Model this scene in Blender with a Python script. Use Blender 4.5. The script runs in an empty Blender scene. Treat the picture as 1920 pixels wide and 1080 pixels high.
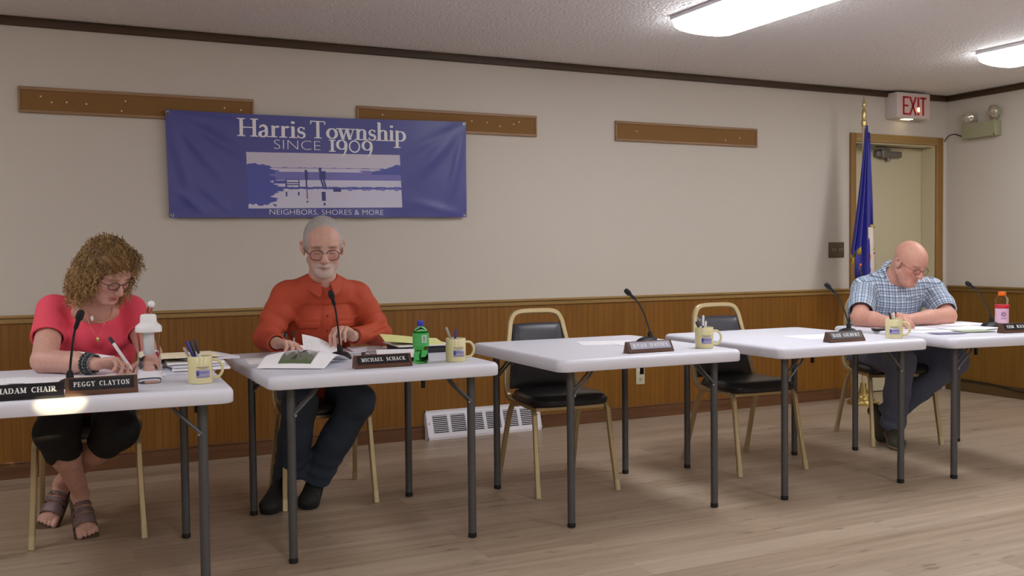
import bpy, bmesh, math, random
import numpy as np
from mathutils import Vector, Matrix, Euler
from mathutils import noise as mnoise

S = bpy.context.scene
C = S.collection
PI = math.pi

# ------------------------------------------------------------------ camera, world, lights, exposure
CAM_YAW, CAM_PITCH, CAM_ROLL, CAM_F = 0.451569939, 0.0345729342, -0.0100776987, 1849.28233
cam_data = bpy.data.cameras.new('camera')
cam = bpy.data.objects.new('camera', cam_data)
C.objects.link(cam)
S.camera = cam
cam_data.sensor_width = 36.0
cam_data.lens = CAM_F / 1920.0 * 36.0
cam_data.clip_start = 0.05
_f = Vector((math.sin(CAM_YAW) * math.cos(CAM_PITCH), math.cos(CAM_YAW) * math.cos(CAM_PITCH), -math.sin(CAM_PITCH)))
_r = Vector((math.cos(CAM_YAW), -math.sin(CAM_YAW), 0))
_u = _r.cross(_f)
_r2 = math.cos(CAM_ROLL) * _r + math.sin(CAM_ROLL) * _u
_u2 = -math.sin(CAM_ROLL) * _r + math.cos(CAM_ROLL) * _u
_m = Matrix((_r2, _u2, -_f)).transposed().to_4x4()
_m.translation = Vector((-6.87898800, -5.84932657, 1.16682019))
cam.matrix_world = _m

world = bpy.data.worlds.new('world')
S.world = world
world.use_nodes = True
world.node_tree.nodes['Background'].inputs[0].default_value = (0.8, 0.85, 1.0, 1)
world.node_tree.nodes['Background'].inputs[1].default_value = 0.0

TUBE_STRENGTH = 12.5         # radiance of the fluorescent diffusers
S.view_settings.view_transform = 'Standard'
S.view_settings.look = 'None'
S.view_settings.gamma = 1.0
S.view_settings.use_curve_mapping = False
S.view_settings.exposure = 0.27

# narrow glint of light that reaches the front edge of the first table
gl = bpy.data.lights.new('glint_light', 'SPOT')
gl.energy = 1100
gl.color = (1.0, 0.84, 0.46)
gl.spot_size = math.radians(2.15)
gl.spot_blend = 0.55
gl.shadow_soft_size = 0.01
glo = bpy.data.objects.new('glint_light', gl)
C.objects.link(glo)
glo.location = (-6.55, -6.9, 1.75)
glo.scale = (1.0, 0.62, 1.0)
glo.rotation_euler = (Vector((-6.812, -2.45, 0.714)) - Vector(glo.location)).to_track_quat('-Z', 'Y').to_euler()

# ------------------------------------------------------------------ colour and materials
def lin(c):
    c = c / 255.0
    return c / 12.92 if c <= 0.04045 else ((c + 0.055) / 1.055) ** 2.4
def rgb(r, g, b): return (lin(r), lin(g), lin(b), 1.0)

def mat(name, col, rough=0.5, metal=0.0, bump=None, var=None, spec=0.5, **kw):
    """bump=(scale, strength, distance); var=(scale, amount) gives the colour a soft natural mottling"""
    m = bpy.data.materials.new(name)
    m.use_nodes = True
    nt = m.node_tree
    b = nt.nodes['Principled BSDF']
    b.inputs['Base Color'].default_value = col
    b.inputs['Roughness'].default_value = rough
    b.inputs['Metallic'].default_value = metal
    b.inputs['Specular IOR Level'].default_value = spec
    for k, v in kw.items():
        b.inputs[k.replace('_', ' ')].default_value = v
    tc = nt.nodes.new('ShaderNodeTexCoord')
    if var:
        n = nt.nodes.new('ShaderNodeTexNoise'); n.inputs['Scale'].default_value = var[0]; n.inputs['Detail'].default_value = 5
        nt.links.new(tc.outputs['Object'], n.inputs['Vector'])
        mx = nt.nodes.new('ShaderNodeMix'); mx.data_type = 'RGBA'
        mx.inputs[6].default_value = tuple(x * (1 - var[1]) for x in col[:3]) + (1,)
        mx.inputs[7].default_value = tuple(min(1, x * (1 + var[1])) for x in col[:3]) + (1,)
        nt.links.new(n.outputs['Fac'], mx.inputs[0]); nt.links.new(mx.outputs[2], b.inputs['Base Color'])
    if bump:
        n = nt.nodes.new('ShaderNodeTexNoise'); n.inputs['Scale'].default_value = bump[0]; n.inputs['Detail'].default_value = 4
        nt.links.new(tc.outputs['Object'], n.inputs['Vector'])
        bp = nt.nodes.new('ShaderNodeBump'); bp.inputs['Strength'].default_value = bump[1]; bp.inputs['Distance'].default_value = bump[2]
        nt.links.new(n.outputs['Fac'], bp.inputs['Height']); nt.links.new(bp.outputs[0], b.inputs['Normal'])
    return m

def emat(name, col, strength):
    m = mat(name, (0.8, 0.8, 0.8, 1), 0.4)
    b = m.node_tree.nodes['Principled BSDF']
    b.inputs['Emission Color'].default_value = col
    b.inputs['Emission Strength'].default_value = strength
    return m

class NT:
    """tiny node helper"""
    def __init__(s, m): s.t = m.node_tree; s.b = s.t.nodes['Principled BSDF']
    def n(s, typ, **kw):
        x = s.t.nodes.new('ShaderNode' + typ)
        for k, v in kw.items(): setattr(x, k, v)
        return x
    def l(s, a, b): s.t.links.new(a, b)
    def math(s, op, a, b=None):
        x = s.n('Math', operation=op)
        for i, v in enumerate((a, b)):
            if v is None: continue
            if isinstance(v, (int, float)): x.inputs[i].default_value = v
            else: s.l(v, x.inputs[i])
        return x.outputs[0]
    def mix(s, f, a, b, blend='MIX'):
        x = s.n('Mix', data_type='RGBA', blend_type=blend)
        for i, v in ((0, f), (6, a), (7, b)):
            if isinstance(v, (int, float, tuple)): x.inputs[i].default_value = v
            else: s.l(v, x.inputs[i])
        return x.outputs[2]
    def noise(s, vec, scale, detail=4, rough=0.5):
        x = s.n('TexNoise'); x.inputs['Scale'].default_value = scale; x.inputs['Detail'].default_value = detail
        x.inputs['Roughness'].default_value = rough
        s.l(vec, x.inputs['Vector']); return x.outputs['Fac']
    def mapping(s, vec, scale=(1, 1, 1), loc=(0, 0, 0)):
        x = s.n('Mapping'); x.inputs['Scale'].default_value = scale; x.inputs['Location'].default_value = loc
        s.l(vec, x.inputs['Vector']); return x.outputs[0]
    def ramp(s, f, stops):
        x = s.n('ValToRGB'); e = x.color_ramp.elements
        while len(e) < len(stops): e.new(0.5)
        for q, (p, c) in zip(e, stops): q.position = p; q.color = c
        s.l(f, x.inputs[0]); return x.outputs[0]
    def bump(s, h, strength, dist):
        x = s.n('Bump'); x.inputs['Strength'].default_value = strength; x.inputs['Distance'].default_value = dist
        s.l(h, x.inputs['Height']); s.l(x.outputs[0], s.b.inputs['Normal'])

def wood(name, dark, light, axis=2, rough=0.45, scale=1.0, grooves=None):
    """grain runs along axis; grooves=(period) draws bead board grooves across x and y"""
    m = mat(name, light, rough)
    q = NT(m)
    tc = q.n('TexCoord').outputs['Object']
    sc = [22 * scale] * 3; sc[axis] = 1.1 * scale
    f = q.noise(q.mapping(tc, tuple(sc)), 1.6, 6, 0.62)
    col = q.ramp(f, [(0.32, dark), (0.66, light)])
    f2 = q.noise(q.mapping(tc, tuple(s * 0.12 for s in sc)), 2.0, 2)
    col = q.mix(q.math('MULTIPLY', f2, 0.35), col, tuple(x * 0.72 for x in dark[:3]) + (1,))
    if grooves:
        sp = q.n('SeparateXYZ'); q.l(tc, sp.inputs[0])
        d = q.math('PINGPONG', q.math('ADD', sp.outputs[0], sp.outputs[1]), grooves / 2)
        g = q.n('MapRange'); g.inputs['From Min'].default_value = 0; g.inputs['From Max'].default_value = 0.004
        q.l(d, g.inputs['Value'])
        col = q.mix(g.outputs[0], tuple(x * 0.78 for x in dark[:3]) + (1,), col)
        q.bump(g.outputs[0], 0.5, 0.002)
    q.l(col, q.b.inputs['Base Color'])
    return m

M = {}
M['paint'] = mat('wall_paint', rgb(207, 198, 187), 0.7, bump=(55, 0.25, 0.003), var=(0.7, 0.02))
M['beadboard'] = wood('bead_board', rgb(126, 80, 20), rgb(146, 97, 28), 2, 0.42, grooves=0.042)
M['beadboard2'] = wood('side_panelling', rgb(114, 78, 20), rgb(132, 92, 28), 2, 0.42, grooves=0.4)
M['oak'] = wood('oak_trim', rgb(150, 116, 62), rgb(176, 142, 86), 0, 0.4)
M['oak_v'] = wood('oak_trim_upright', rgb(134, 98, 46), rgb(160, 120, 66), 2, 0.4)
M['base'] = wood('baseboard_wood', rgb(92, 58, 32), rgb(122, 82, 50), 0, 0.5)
M['cornice'] = wood('dark_cornice_wood', rgb(52, 34, 18), rgb(80, 54, 32), 0, 0.5)
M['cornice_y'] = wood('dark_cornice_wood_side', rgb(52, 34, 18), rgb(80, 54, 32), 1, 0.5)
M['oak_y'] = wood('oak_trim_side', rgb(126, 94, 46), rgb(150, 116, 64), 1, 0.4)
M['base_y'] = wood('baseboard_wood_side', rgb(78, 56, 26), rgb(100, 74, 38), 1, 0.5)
M['door'] = mat('door_paint', rgb(204, 194, 162), 0.45, var=(1.5, 0.02))
M['plastic'] = mat('table_plastic', rgb(222, 222, 234), 0.42, bump=(420, 0.12, 0.0006))
M['leg_grey'] = mat('grey_powder_coat', rgb(84, 84, 85), 0.4, 0.35)
M['black'] = mat('black_plastic', rgb(18, 18, 21), 0.5, spec=0.3)
M['rubber'] = mat('black_rubber', rgb(14, 14, 14), 0.7)
M['gold'] = mat('champagne_steel', rgb(190, 170, 130), 0.36, 0.55, var=(30, 0.08))
M['gold_light'] = mat('bare_steel_tip', rgb(194, 178, 142), 0.42, 0.5)
M['vinyl'] = mat('black_vinyl', rgb(24, 23, 26), 0.3, bump=(180, 0.15, 0.001))
M['vinyl_back'] = mat('charcoal_vinyl', rgb(52, 50, 58), 0.38, bump=(180, 0.15, 0.001))
M['white_metal'] = mat('white_enamel', rgb(232, 228, 236), 0.4)
M['dark_slot'] = mat('dark_void', rgb(36, 26, 24), 0.8)
M['cork'] = mat('cork', rgb(136, 98, 52), 0.85, var=(90, 0.12), bump=(150, 0.3, 0.001))
M['cork_frame'] = wood('cork_frame', rgb(146, 112, 78), rgb(166, 130, 96), 0, 0.45)
M['steel'] = mat('steel', rgb(170, 168, 165), 0.3, 0.8)
M['closer'] = mat('closer_grey', rgb(122, 116, 108), 0.4, 0.4)
M['cream_metal'] = mat('cream_enamel', rgb(160, 158, 128), 0.5)
M['lens'] = mat('lamp_reflector', rgb(205, 196, 184), 0.12, 0.6)
M['ivory'] = mat('ivory_plastic', rgb(206, 198, 172), 0.4)
M['bronze'] = mat('bronze_plate', rgb(98, 84, 66), 0.45, 0.4)
M['mug'] = mat('cream_ceramic', rgb(218, 208, 160), 0.22, var=(6, 0.02))
M['mug_blue'] = mat('mug_print_blue', rgb(62, 66, 150), 0.4)
M['mug_lilac'] = mat('mug_print_lilac', rgb(165, 160, 190), 0.4)
M['mug_grey'] = mat('mug_print_grey', rgb(150, 140, 130), 0.4)
M['walnut'] = wood('walnut_wood', rgb(70, 42, 28), rgb(104, 68, 48), 0, 0.35, 3)
M['plate_black'] = mat('nameplate_face', rgb(26, 25, 32), 0.28)
M['letter_white'] = mat('engraved_white', rgb(235, 235, 232), 0.5)
M['letter_silver'] = mat('banner_letters', rgb(240, 238, 244), 0.6)
M['paper'] = mat('white_paper', rgb(252, 250, 255), 0.7)
M['paper_grey'] = mat('printed_paper', rgb(222, 220, 230), 0.7)
M['manila'] = mat('manila_card', rgb(248, 236, 204), 0.7)
M['yellow_pad'] = mat('yellow_paper', rgb(236, 238, 158), 0.7)
M['red_folder'] = mat('red_card', rgb(150, 60, 66), 0.6)
M['fringe'] = mat('gold_fringe', rgb(196, 164, 48), 0.6, bump=(300, 0.6, 0.003))
M['brass'] = mat('brass', rgb(206, 184, 120), 0.25, 0.8)
M['pole_wood'] = mat('pole_ivory', rgb(190, 170, 140), 0.35, 0.2)
M['flag_blue'] = mat('flag_blue_satin', rgb(44, 42, 140), 0.5, bump=(25, 0.2, 0.004))
M['flag_white'] = mat('flag_white_satin', rgb(214, 200, 188), 0.6)
M['flag_red'] = mat('flag_red_thread', rgb(150, 50, 56), 0.6)
M['cable'] = mat('black_cable', rgb(24, 20, 18), 0.5)
M['pin'] = mat('push_pin_plastic', rgb(226, 205, 170), 0.3)
M['sign_white'] = mat('sign_housing', rgb(215, 205, 200), 0.4)
M['red_ink'] = mat('exit_red', rgb(176, 28, 44), 0.4)
M['ink'] = mat('dark_ink', rgb(40, 40, 52), 0.5)
M['blue_ink'] = mat('pen_blue', rgb(46, 44, 130), 0.35)
M['pen_white'] = mat('pen_white', rgb(232, 230, 232), 0.3)
M['pen_grey'] = mat('pen_grey', rgb(160, 150, 144), 0.3)
M['tube_light'] = emat('lit_diffuser', (0.95, 0.97, 1.0, 1), TUBE_STRENGTH)
M['bulb'] = emat('lit_bulb', (1.0, 0.55, 0.12, 1), 9.0)
M['bulb_white'] = emat('lit_window', (1.0, 0.8, 0.4, 1), 2.5)

def glass(name, col, rough=0.02, ior=1.45):
    m = mat(name, col, rough)
    b = m.node_tree.nodes['Principled BSDF']
    b.inputs['Transmission Weight'].default_value = 1.0
    b.inputs['IOR'].default_value = ior
    return m
M['clear'] = glass('clear_plastic', (0.99, 0.99, 1.0, 1), 0.02, 1.14)
M['green_glass'] = glass('green_plastic', (0.34, 0.82, 0.40, 1), 0.05, 1.15)
M['lens_glass'] = glass('spectacle_lens', (1.0, 1.0, 1.0, 1), 0.0, 1.05)
M['water'] = glass('water', (0.97, 0.98, 1.0, 1), 0.0, 1.10)
M['green_drink'] = mat('green_drink', rgb(40, 150, 60), 0.15)
M['pink_label'] = mat('pink_label', rgb(226, 186, 208), 0.4)
M['red_label'] = mat('red_label', rgb(206, 30, 56), 0.4)
M['purple_ink'] = mat('purple_ink', rgb(110, 60, 120), 0.4)
M['orange_cap'] = mat('orange_cap', rgb(240, 110, 30), 0.35)
M['blue_cap'] = mat('blue_cap', rgb(52, 50, 170), 0.35)
M['white_cap'] = mat('white_cap', rgb(240, 238, 240), 0.35)

# floor: vinyl planks along x
def floor_mat():
    m = mat('vinyl_plank_floor', rgb(170, 152, 132), 0.42)
    q = NT(m)
    tc = q.n('TexCoord').outputs['Object']
    bk = q.n('TexBrick'); bk.offset = 0.37; bk.inputs['Scale'].default_value = 1.0
    bk.inputs['Brick Width'].default_value = 1.22; bk.inputs['Row Height'].default_value = 0.152
    bk.inputs['Mortar Size'].default_value = 0.0008; bk.inputs['Mortar Smooth'].default_value = 0.1
    bk.inputs['Color1'].default_value = (0, 0, 0, 1); bk.inputs['Color2'].default_value = (1, 1, 1, 1)
    bk.inputs['Mortar'].default_value = (0.5, 0.5, 0.5, 1); bk.inputs['Bias'].default_value = 0
    q.l(tc, bk.inputs['Vector'])
    # shift the grain from plank to plank
    off = q.n('VectorMath', operation='SCALE'); q.l(bk.outputs['Color'], off.inputs[0]); off.inputs['Scale'].default_value = 7.0
    ad = q.n('VectorMath', operation='ADD'); q.l(tc, ad.inputs[0]); q.l(off.outputs[0], ad.inputs[1])
    v = ad.outputs[0]
    g1 = q.noise(q.mapping(v, (1.3, 26, 1)), 1.0, 8, 0.62)
    g2 = q.noise(q.mapping(v, (0.6, 7, 1)), 1.3, 3)
    col = q.ramp(g1, [(0.3, rgb(136, 114, 92)), (0.5, rgb(166, 145, 123)), (0.72, rgb(188, 170, 149))])
    col = q.mix(q.math('MULTIPLY', g2, 0.45), col, rgb(148, 128, 106))
    col = q.mix(0.3, col, q.ramp(bk.outputs['Color'], [(0, rgb(138, 117, 97)), (1, rgb(192, 175, 156))]))
    kn = q.noise(q.mapping(v, (5, 22, 1)), 1.2, 2)          # knots
    kf = q.n('MapRange'); kf.inputs['From Min'].default_value = 0.66; kf.inputs['From Max'].default_value = 0.74; q.l(kn, kf.inputs['Value'])
    col = q.mix(q.math('MULTIPLY', kf.outputs[0], 0.55), col, rgb(92, 74, 58))
    sm = q.n('MapRange'); sm.inputs['To Max'].default_value = 0.35; q.l(bk.outputs['Fac'], sm.inputs['Value'])
    col = q.mix(sm.outputs[0], col, rgb(96, 80, 66))
    q.l(col, q.b.inputs['Base Color'])
    q.bump(g1, 0.08, 0.002)
    return m
M['floor'] = floor_mat()

def ceiling_mat():
    m = mat('knockdown_ceiling', rgb(242, 238, 238), 0.8)
    q = NT(m)
    tc = q.n('TexCoord').outputs['Object']
    vo = q.n('TexVoronoi'); vo.inputs['Scale'].default_value = 55; vo.feature = 'SMOOTH_F1'
    q.l(tc, vo.inputs['Vector'])
    n = q.noise(tc, 70, 4, 0.6)
    q.bump(q.math('ADD', q.math('MULTIPLY', vo.outputs['Distance'], 0.9), n), 1.0, 0.012)
    return m
M['ceiling'] = ceiling_mat()

# ------------------------------------------------------------------ mesh helpers
def mkmesh(name, V, F, material=None, parent=None, smooth=True, angle=None, loc=None):
    me = bpy.data.meshes.new(name)
    me.from_pydata([tuple(v) for v in V], [], [tuple(int(i) for i in f) for f in F])
    me.update()
    o = bpy.data.objects.new(name, me)
    C.objects.link(o)
    if material: me.materials.append(material)
    if smooth:
        me.polygons.foreach_set('use_smooth', [True] * len(me.polygons))
        if angle is not None: me.set_sharp_from_angle(angle=math.radians(angle))
    if parent: o.parent = parent
    if loc: o.location = loc
    return o

def fastmesh(name, V, Q, material, parent=None):
    """quads from numpy arrays"""
    me = bpy.data.meshes.new(name)
    V = np.asarray(V, np.float32); Q = np.asarray(Q, np.int32)
    me.vertices.add(len(V)); me.vertices.foreach_set('co', V.ravel())
    me.loops.add(Q.size); me.loops.foreach_set('vertex_index', Q.ravel())
    me.polygons.add(len(Q)); me.polygons.foreach_set('loop_start', np.arange(0, Q.size, Q.shape[1], dtype=np.int32))
    me.polygons.foreach_set('use_smooth', np.ones(len(Q), bool))
    me.update(calc_edges=True)
    me.materials.append(material)
    o = bpy.data.objects.new(name, me); C.objects.link(o)
    if parent: o.parent = parent
    return o

class MB:
    def __init__(s): s.V = []; s.F = []
    def add(s, V, F):
        n = len(s.V); s.V += [tuple(v) for v in V]; s.F += [tuple(i + n for i in f) for f in F]; return s
    def box(s, x0, x1, y0, y1, z0, z1, bev=0.0):
        if bev <= 0:
            return s.add([(x0, y0, z0), (x1, y0, z0), (x1, y1, z0), (x0, y1, z0), (x0, y0, z1), (x1, y0, z1), (x1, y1, z1), (x0, y1, z1)],
                  [(0, 3, 2, 1), (4, 5, 6, 7), (0, 1, 5, 4), (1, 2, 6, 5), (2, 3, 7, 6), (3, 0, 4, 7)])
        bm = bmesh.new(); bmesh.ops.create_cube(bm, size=1)
        for v in bm.verts: v.co = Vector(((x0 + x1) / 2 + v.co.x * (x1 - x0), (y0 + y1) / 2 + v.co.y * (y1 - y0), (z0 + z1) / 2 + v.co.z * (z1 - z0)))
        bmesh.ops.bevel(bm, geom=bm.edges[:], offset=bev, segments=3, affect='EDGES', profile=0.5)
        bm.verts.index_update()
        s.add([v.co[:] for v in bm.verts], [[v.index for v in f.verts] for f in bm.faces]); bm.free(); return s
    def tube(s, pts, r, seg=12, caps=True, square=False, flat=None):
        """r: float or list; flat=(a,b) half sizes for a rectangular section"""
        P = [Vector(p) for p in pts]; n = len(P)
        T = []
        for i in range(n):
            a = P[max(i - 1, 0)]; b = P[min(i + 1, n - 1)]; T.append((b - a).normalized())
        ref = Vector((0, 0, 1)) if abs(T[0].z) < 0.9 else Vector((1, 0, 0))
        N = (ref - T[0] * ref.dot(T[0])).normalized()
        V = []; F = []
        if flat or square:
            seg = 8
        for i in range(n):
            if i: N = (N - T[i] * N.dot(T[i])).normalized()
            Bn = T[i].cross(N)
            rr = r[i] if isinstance(r, (list, tuple)) else r
            for k in range(seg):
                if square or flat:
                    a_, b_ = flat if flat else (rr, rr)
                    c = 0.72
                    u, v = [(1, c), (c, 1), (-c, 1), (-1, c), (-1, -c), (-c, -1), (c, -1), (1, -c)][k]
                    V.append(P[i] + N * u * a_ + Bn * v * b_)
                else:
                    t = 2 * PI * k / seg; V.append(P[i] + (N * math.cos(t) + Bn * math.sin(t)) * rr)
        for i in range(n - 1):
            for k in range(seg):
                a = i * seg + k; b = i * seg + (k + 1) % seg
                F.append((a, b, b + seg, a + seg))
        if caps:
            F.append(tuple(reversed(range(seg)))); F.append(tuple(range((n - 1) * seg, n * seg)))
        return s.add(V, F)
    def lathe(s, prof, seg=32, c=(0, 0, 0), M_=None):
        V = []; F = []
        for r, z in prof:
            for k in range(seg):
                t = 2 * PI * k / seg; v = Vector((r * math.cos(t), r * math.sin(t), z))
                if M_ is not None: v = M_ @ v
                V.append(v + Vector(c))
        n = len(prof)
        for i in range(n - 1):
            for k in range(seg):
                a = i * seg + k; b = i * seg + (k + 1) % seg
                F.append((a, b, b + seg, a + seg))
        if prof[0][0] > 1e-6: F.append(tuple(reversed(range(seg))))
        if prof[-1][0] > 1e-6: F.append(tuple(range((n - 1) * seg, n * seg)))
        return s.add(V, F)
    def prism(s, poly, z0, z1, fn=None):
        """poly in xy, extruded z0..z1; fn maps points"""
        n = len(poly)
        V = [(x, y, z0) for x, y in poly] + [(x, y, z1) for x, y in poly]
        if fn: V = [fn(*v) for v in V]
        F = [tuple(reversed(range(n))), tuple(range(n, 2 * n))] + [(i, (i + 1) % n, n + (i + 1) % n, n + i) for i in range(n)]
        return s.add(V, F)
    def sph(s, c, r, seg=16, rings=10):
        r = (r, r, r) if isinstance(r, (int, float)) else r
        V = []; F = []
        for i in range(rings + 1):
            p = PI * i / rings
            for k in range(seg):
                t = 2 * PI * k / seg
                V.append((c[0] + r[0] * math.sin(p) * math.cos(t), c[1] + r[1] * math.sin(p) * math.sin(t), c[2] - r[2] * math.cos(p)))
        for i in range(rings):
            for k in range(seg):
                a = i * seg + k; b = i * seg + (k + 1) % seg
                F.append((a, b, b + seg, a + seg))
        return s.add(V, F)
    def build(s, name, m, parent=None, smooth=True, angle=38):
        return mkmesh(name, s.V, s.F, M[m] if isinstance(m, str) else m, parent, smooth, angle)

def thing(name, label, cat, loc=(0, 0, 0), rz=0.0, group=None):
    o = bpy.data.objects.new(name, None); C.objects.link(o)
    o.empty_display_size = 0.1
    o.location = loc; o.rotation_euler = (0, 0, rz); tag(o, label, cat, group)
    return o
def tag(o, label, cat, group=None):
    o['label'] = label; o['category'] = cat
    if group: o['group'] = group
    return o
def struct(o): o['kind'] = 'structure'; return o
def dup(root, loc, rz, label, group=None):
    r = root.copy(); C.objects.link(r); r.location = loc; r.rotation_euler = (0, 0, rz); r['label'] = label
    if group: r['group'] = group
    for ch in list(root.children):
        c = ch.copy(); C.objects.link(c); c.parent = r
        for g in list(ch.children):
            d = g.copy(); C.objects.link(d); d.parent = c
    return r

def arc(cx, cz, r, a0, a1, n=6):
    return [(cx + r * math.cos(a0 + (a1 - a0) * i / n), cz + r * math.sin(a0 + (a1 - a0) * i / n)) for i in range(n + 1)]
def bez(pts, n=24):
    """Catmull-Rom through the points"""
    P = [Vector(p) for p in pts]; P = [P[0] * 2 - P[1]] + P + [P[-1] * 2 - P[-2]]
    out = []
    segs = len(P) - 3
    for i in range(segs):
        a, b, c, d = P[i:i + 4]
        for k in range(n // segs + 1):
            t = k / (n // segs + 1)
            out.append(0.5 * ((2 * b) + (c - a) * t + (2 * a - 5 * b + 4 * c - d) * t * t + (3 * b - a - 3 * c + d) * t ** 3))
    out.append(P[-2]); return out

# ------------------------------------------------------------------ the room
H = 2.44
RX0, RY0 = -10.6, -9.2
WT = 0.2
struct(MB().box(RX0 - WT, 0 + WT, RY0 - WT, WT + 0.6, -0.1, 0).build('floor', 'floor', smooth=False))
struct(MB().box(RX0 - WT, 0 + WT, RY0 - WT, WT + 0.6, H, H + 0.1).build('ceiling', 'ceiling', smooth=False))
DX0, DX1, DZ = -1.03, -0.13, 2.03
w = MB().box(RX0, DX0, 0, WT, 0, H).box(DX1, 0, 0, WT, 0, H).box(DX0, DX1, 0, WT, DZ, H)
struct(w.build('wall_back', 'paint', smooth=False))
struct(MB().box(0, WT, RY0, WT, 0, H).build('wall_right', 'paint', smooth=False))
struct(MB().box(RX0 - WT, RX0, RY0, WT, 0, H).build('wall_left', 'paint', smooth=False))
struct(MB().box(RX0 - WT, WT, RY0 - WT, RY0, 0, H).build('wall_front', 'paint', smooth=False))
# wainscot
struct(MB().box(RX0, DX0 - 0.05, -0.012, 0, 0.085, 0.828).build('wall_back_panelling', 'beadboard', smooth=False))
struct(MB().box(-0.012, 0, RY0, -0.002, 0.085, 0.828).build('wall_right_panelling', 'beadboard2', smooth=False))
def rail_back(x0, x1): return MB().box(x0, x1, -0.022, 0, 0.824, 0.852, 0.003).box(x0, x1, -0.034, 0, 0.852, 0.868, 0.004)
struct(rail_back(RX0, DX0 - 0.05).build('trim_1', 'oak'))
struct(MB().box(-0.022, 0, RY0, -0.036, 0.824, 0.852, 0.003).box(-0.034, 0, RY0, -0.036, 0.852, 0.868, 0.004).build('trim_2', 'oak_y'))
struct(MB().box(RX0, DX0 - 0.05, -0.024, 0, 0, 0.078).box(RX0, DX0 - 0.05, -0.018, 0, 0.078, 0.09, 0.003).build('baseboard_back', 'base'))
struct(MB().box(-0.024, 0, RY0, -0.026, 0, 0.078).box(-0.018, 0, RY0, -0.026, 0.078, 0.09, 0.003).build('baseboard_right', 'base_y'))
struct(MB().box(RX0, 0, -0.028, 0, 2.392, H - 0.001, 0.006).build('trim_3', 'cornice'))
struct(MB().box(-0.028, 0, RY0, -0.03, 2.392, H - 0.001, 0.006).build('trim_4', 'cornice_y'))
# door
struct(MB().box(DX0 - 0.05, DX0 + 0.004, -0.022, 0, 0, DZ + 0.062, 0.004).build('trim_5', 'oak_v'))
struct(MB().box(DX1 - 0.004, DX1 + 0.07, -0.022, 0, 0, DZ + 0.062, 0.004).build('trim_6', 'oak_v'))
struct(MB().box(DX0 + 0.0045, DX1 - 0.0045, -0.022, 0, DZ - 0.004, DZ + 0.062, 0.004).build('trim_7', 'oak'))
struct(MB().box(DX0, DX0 + 0.015, 0, 0.18, 0, DZ).box(DX1 - 0.015, DX1, 0, 0.18, 0, DZ).box(DX0 + 0.015, DX1 - 0.015, 0, 0.18, DZ - 0.015, DZ).build('trim_8', 'door', smooth=False))
dr = thing('door_1', 'cream flush door set back in an oak casing behind the flag', 'door', (0, 0, 0)); struct(dr)
del dr['category']; del dr['label']
MB().box(DX0 + 0.018, DX1 - 0.018, 0.125, 0.17, 0.008, DZ - 0.02, 0.002).build('door_leaf', 'door', dr)
g = MB().box(-0.70, -0.42, 0.075, 0.125, 1.925, 1.975, 0.012).box(-0.66, -0.60, 0.06, 0.125, 1.915, 1.985, 0.01)
g.lathe([(0.018, -0.02), (0.022, 0), (0.018, 0.016)], 16, (-0.56, 0.10, 1.915))
g.build('door_closer', 'closer', dr)
MB().tube([(-0.55, 0.09, 1.985), (-0.75, 0.05, 1.995), (-0.98, 0.02, 2.0)], 0.008, 8).box(-0.99, -0.8, 0.005, 0.03, 1.99, 2.008, 0.003).build('closer_arm', 'closer', dr)

# cork strips with pins
def cork(x0, x1, label):
    t = thing('cork_board', label, 'bulletin board', ((x0 + x1) / 2, 0, 2.01), 0, 'cork strips along the wall')
    hw = (x1 - x0) / 2
    MB().box(-hw + 0.008, hw - 0.008, -0.011, 0, -0.055, 0.055).build('cork_panel', 'cork', t, smooth=False)
    f = MB().box(-hw, hw, -0.018, 0, 0.050, 0.068, 0.004).box(-hw, hw, -0.018, 0, -0.070, -0.052, 0.004)
    f.box(-hw, -hw + 0.012, -0.017, 0, -0.052, 0.05, 0.003).box(hw - 0.012, hw, -0.017, 0, -0.052, 0.05, 0.003)
    f.build('board_frame', 'cork_frame', t)
cork(-6.93, -5.704, 'long cork strip with brown frame running behind the banner top left corner')
cork(-5.086, -3.853, 'cork strip running behind the top right corner of the banner')
cork(-3.243, -2.005, 'cork strip alone on the wall to the right of the banner')
pins = [((-6.822, 2.028), (-6.769, 2.0), (-6.696, 2.004), (-6.599, 2.0), (-6.401, 2.027), (-6.422, 1.972), (-5.871, 2.02), (-5.778, 2.012)),
        ((-4.924, 2.03), (-4.326, 2.021), (-4.218, 2.016), (-4.126, 1.997), (-4.026, 2.015), (-3.987, 2.031)),
        ((-3.074, 2.013), (-2.303, 1.98), (-2.176, 2.002))]
pin0 = None
for l, w_ in zip(pins, ('leftmost', 'middle', 'rightmost')):
    lab = 'small pale push pin stuck in the %s cork strip' % w_
    for (x, z) in l:
        if pin0 is None:
            pin0 = MB().lathe([(0.001, 0.0), (0.0042, 0.001), (0.003, 0.004), (0.0035, 0.009), (0.0048, 0.011), (0.001, 0.012)], 10, (0, 0, 0), Matrix.Rotation(PI / 2, 3, 'X')).build('push_pin', 'pin')
            p_ = pin0
        else:
            p_ = pin0.copy(); C.objects.link(p_)
        tag(p_, lab, 'push pin', 'push pins in the %s cork strip' % w_)
        p_.location = (x, -0.010, z)

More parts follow.
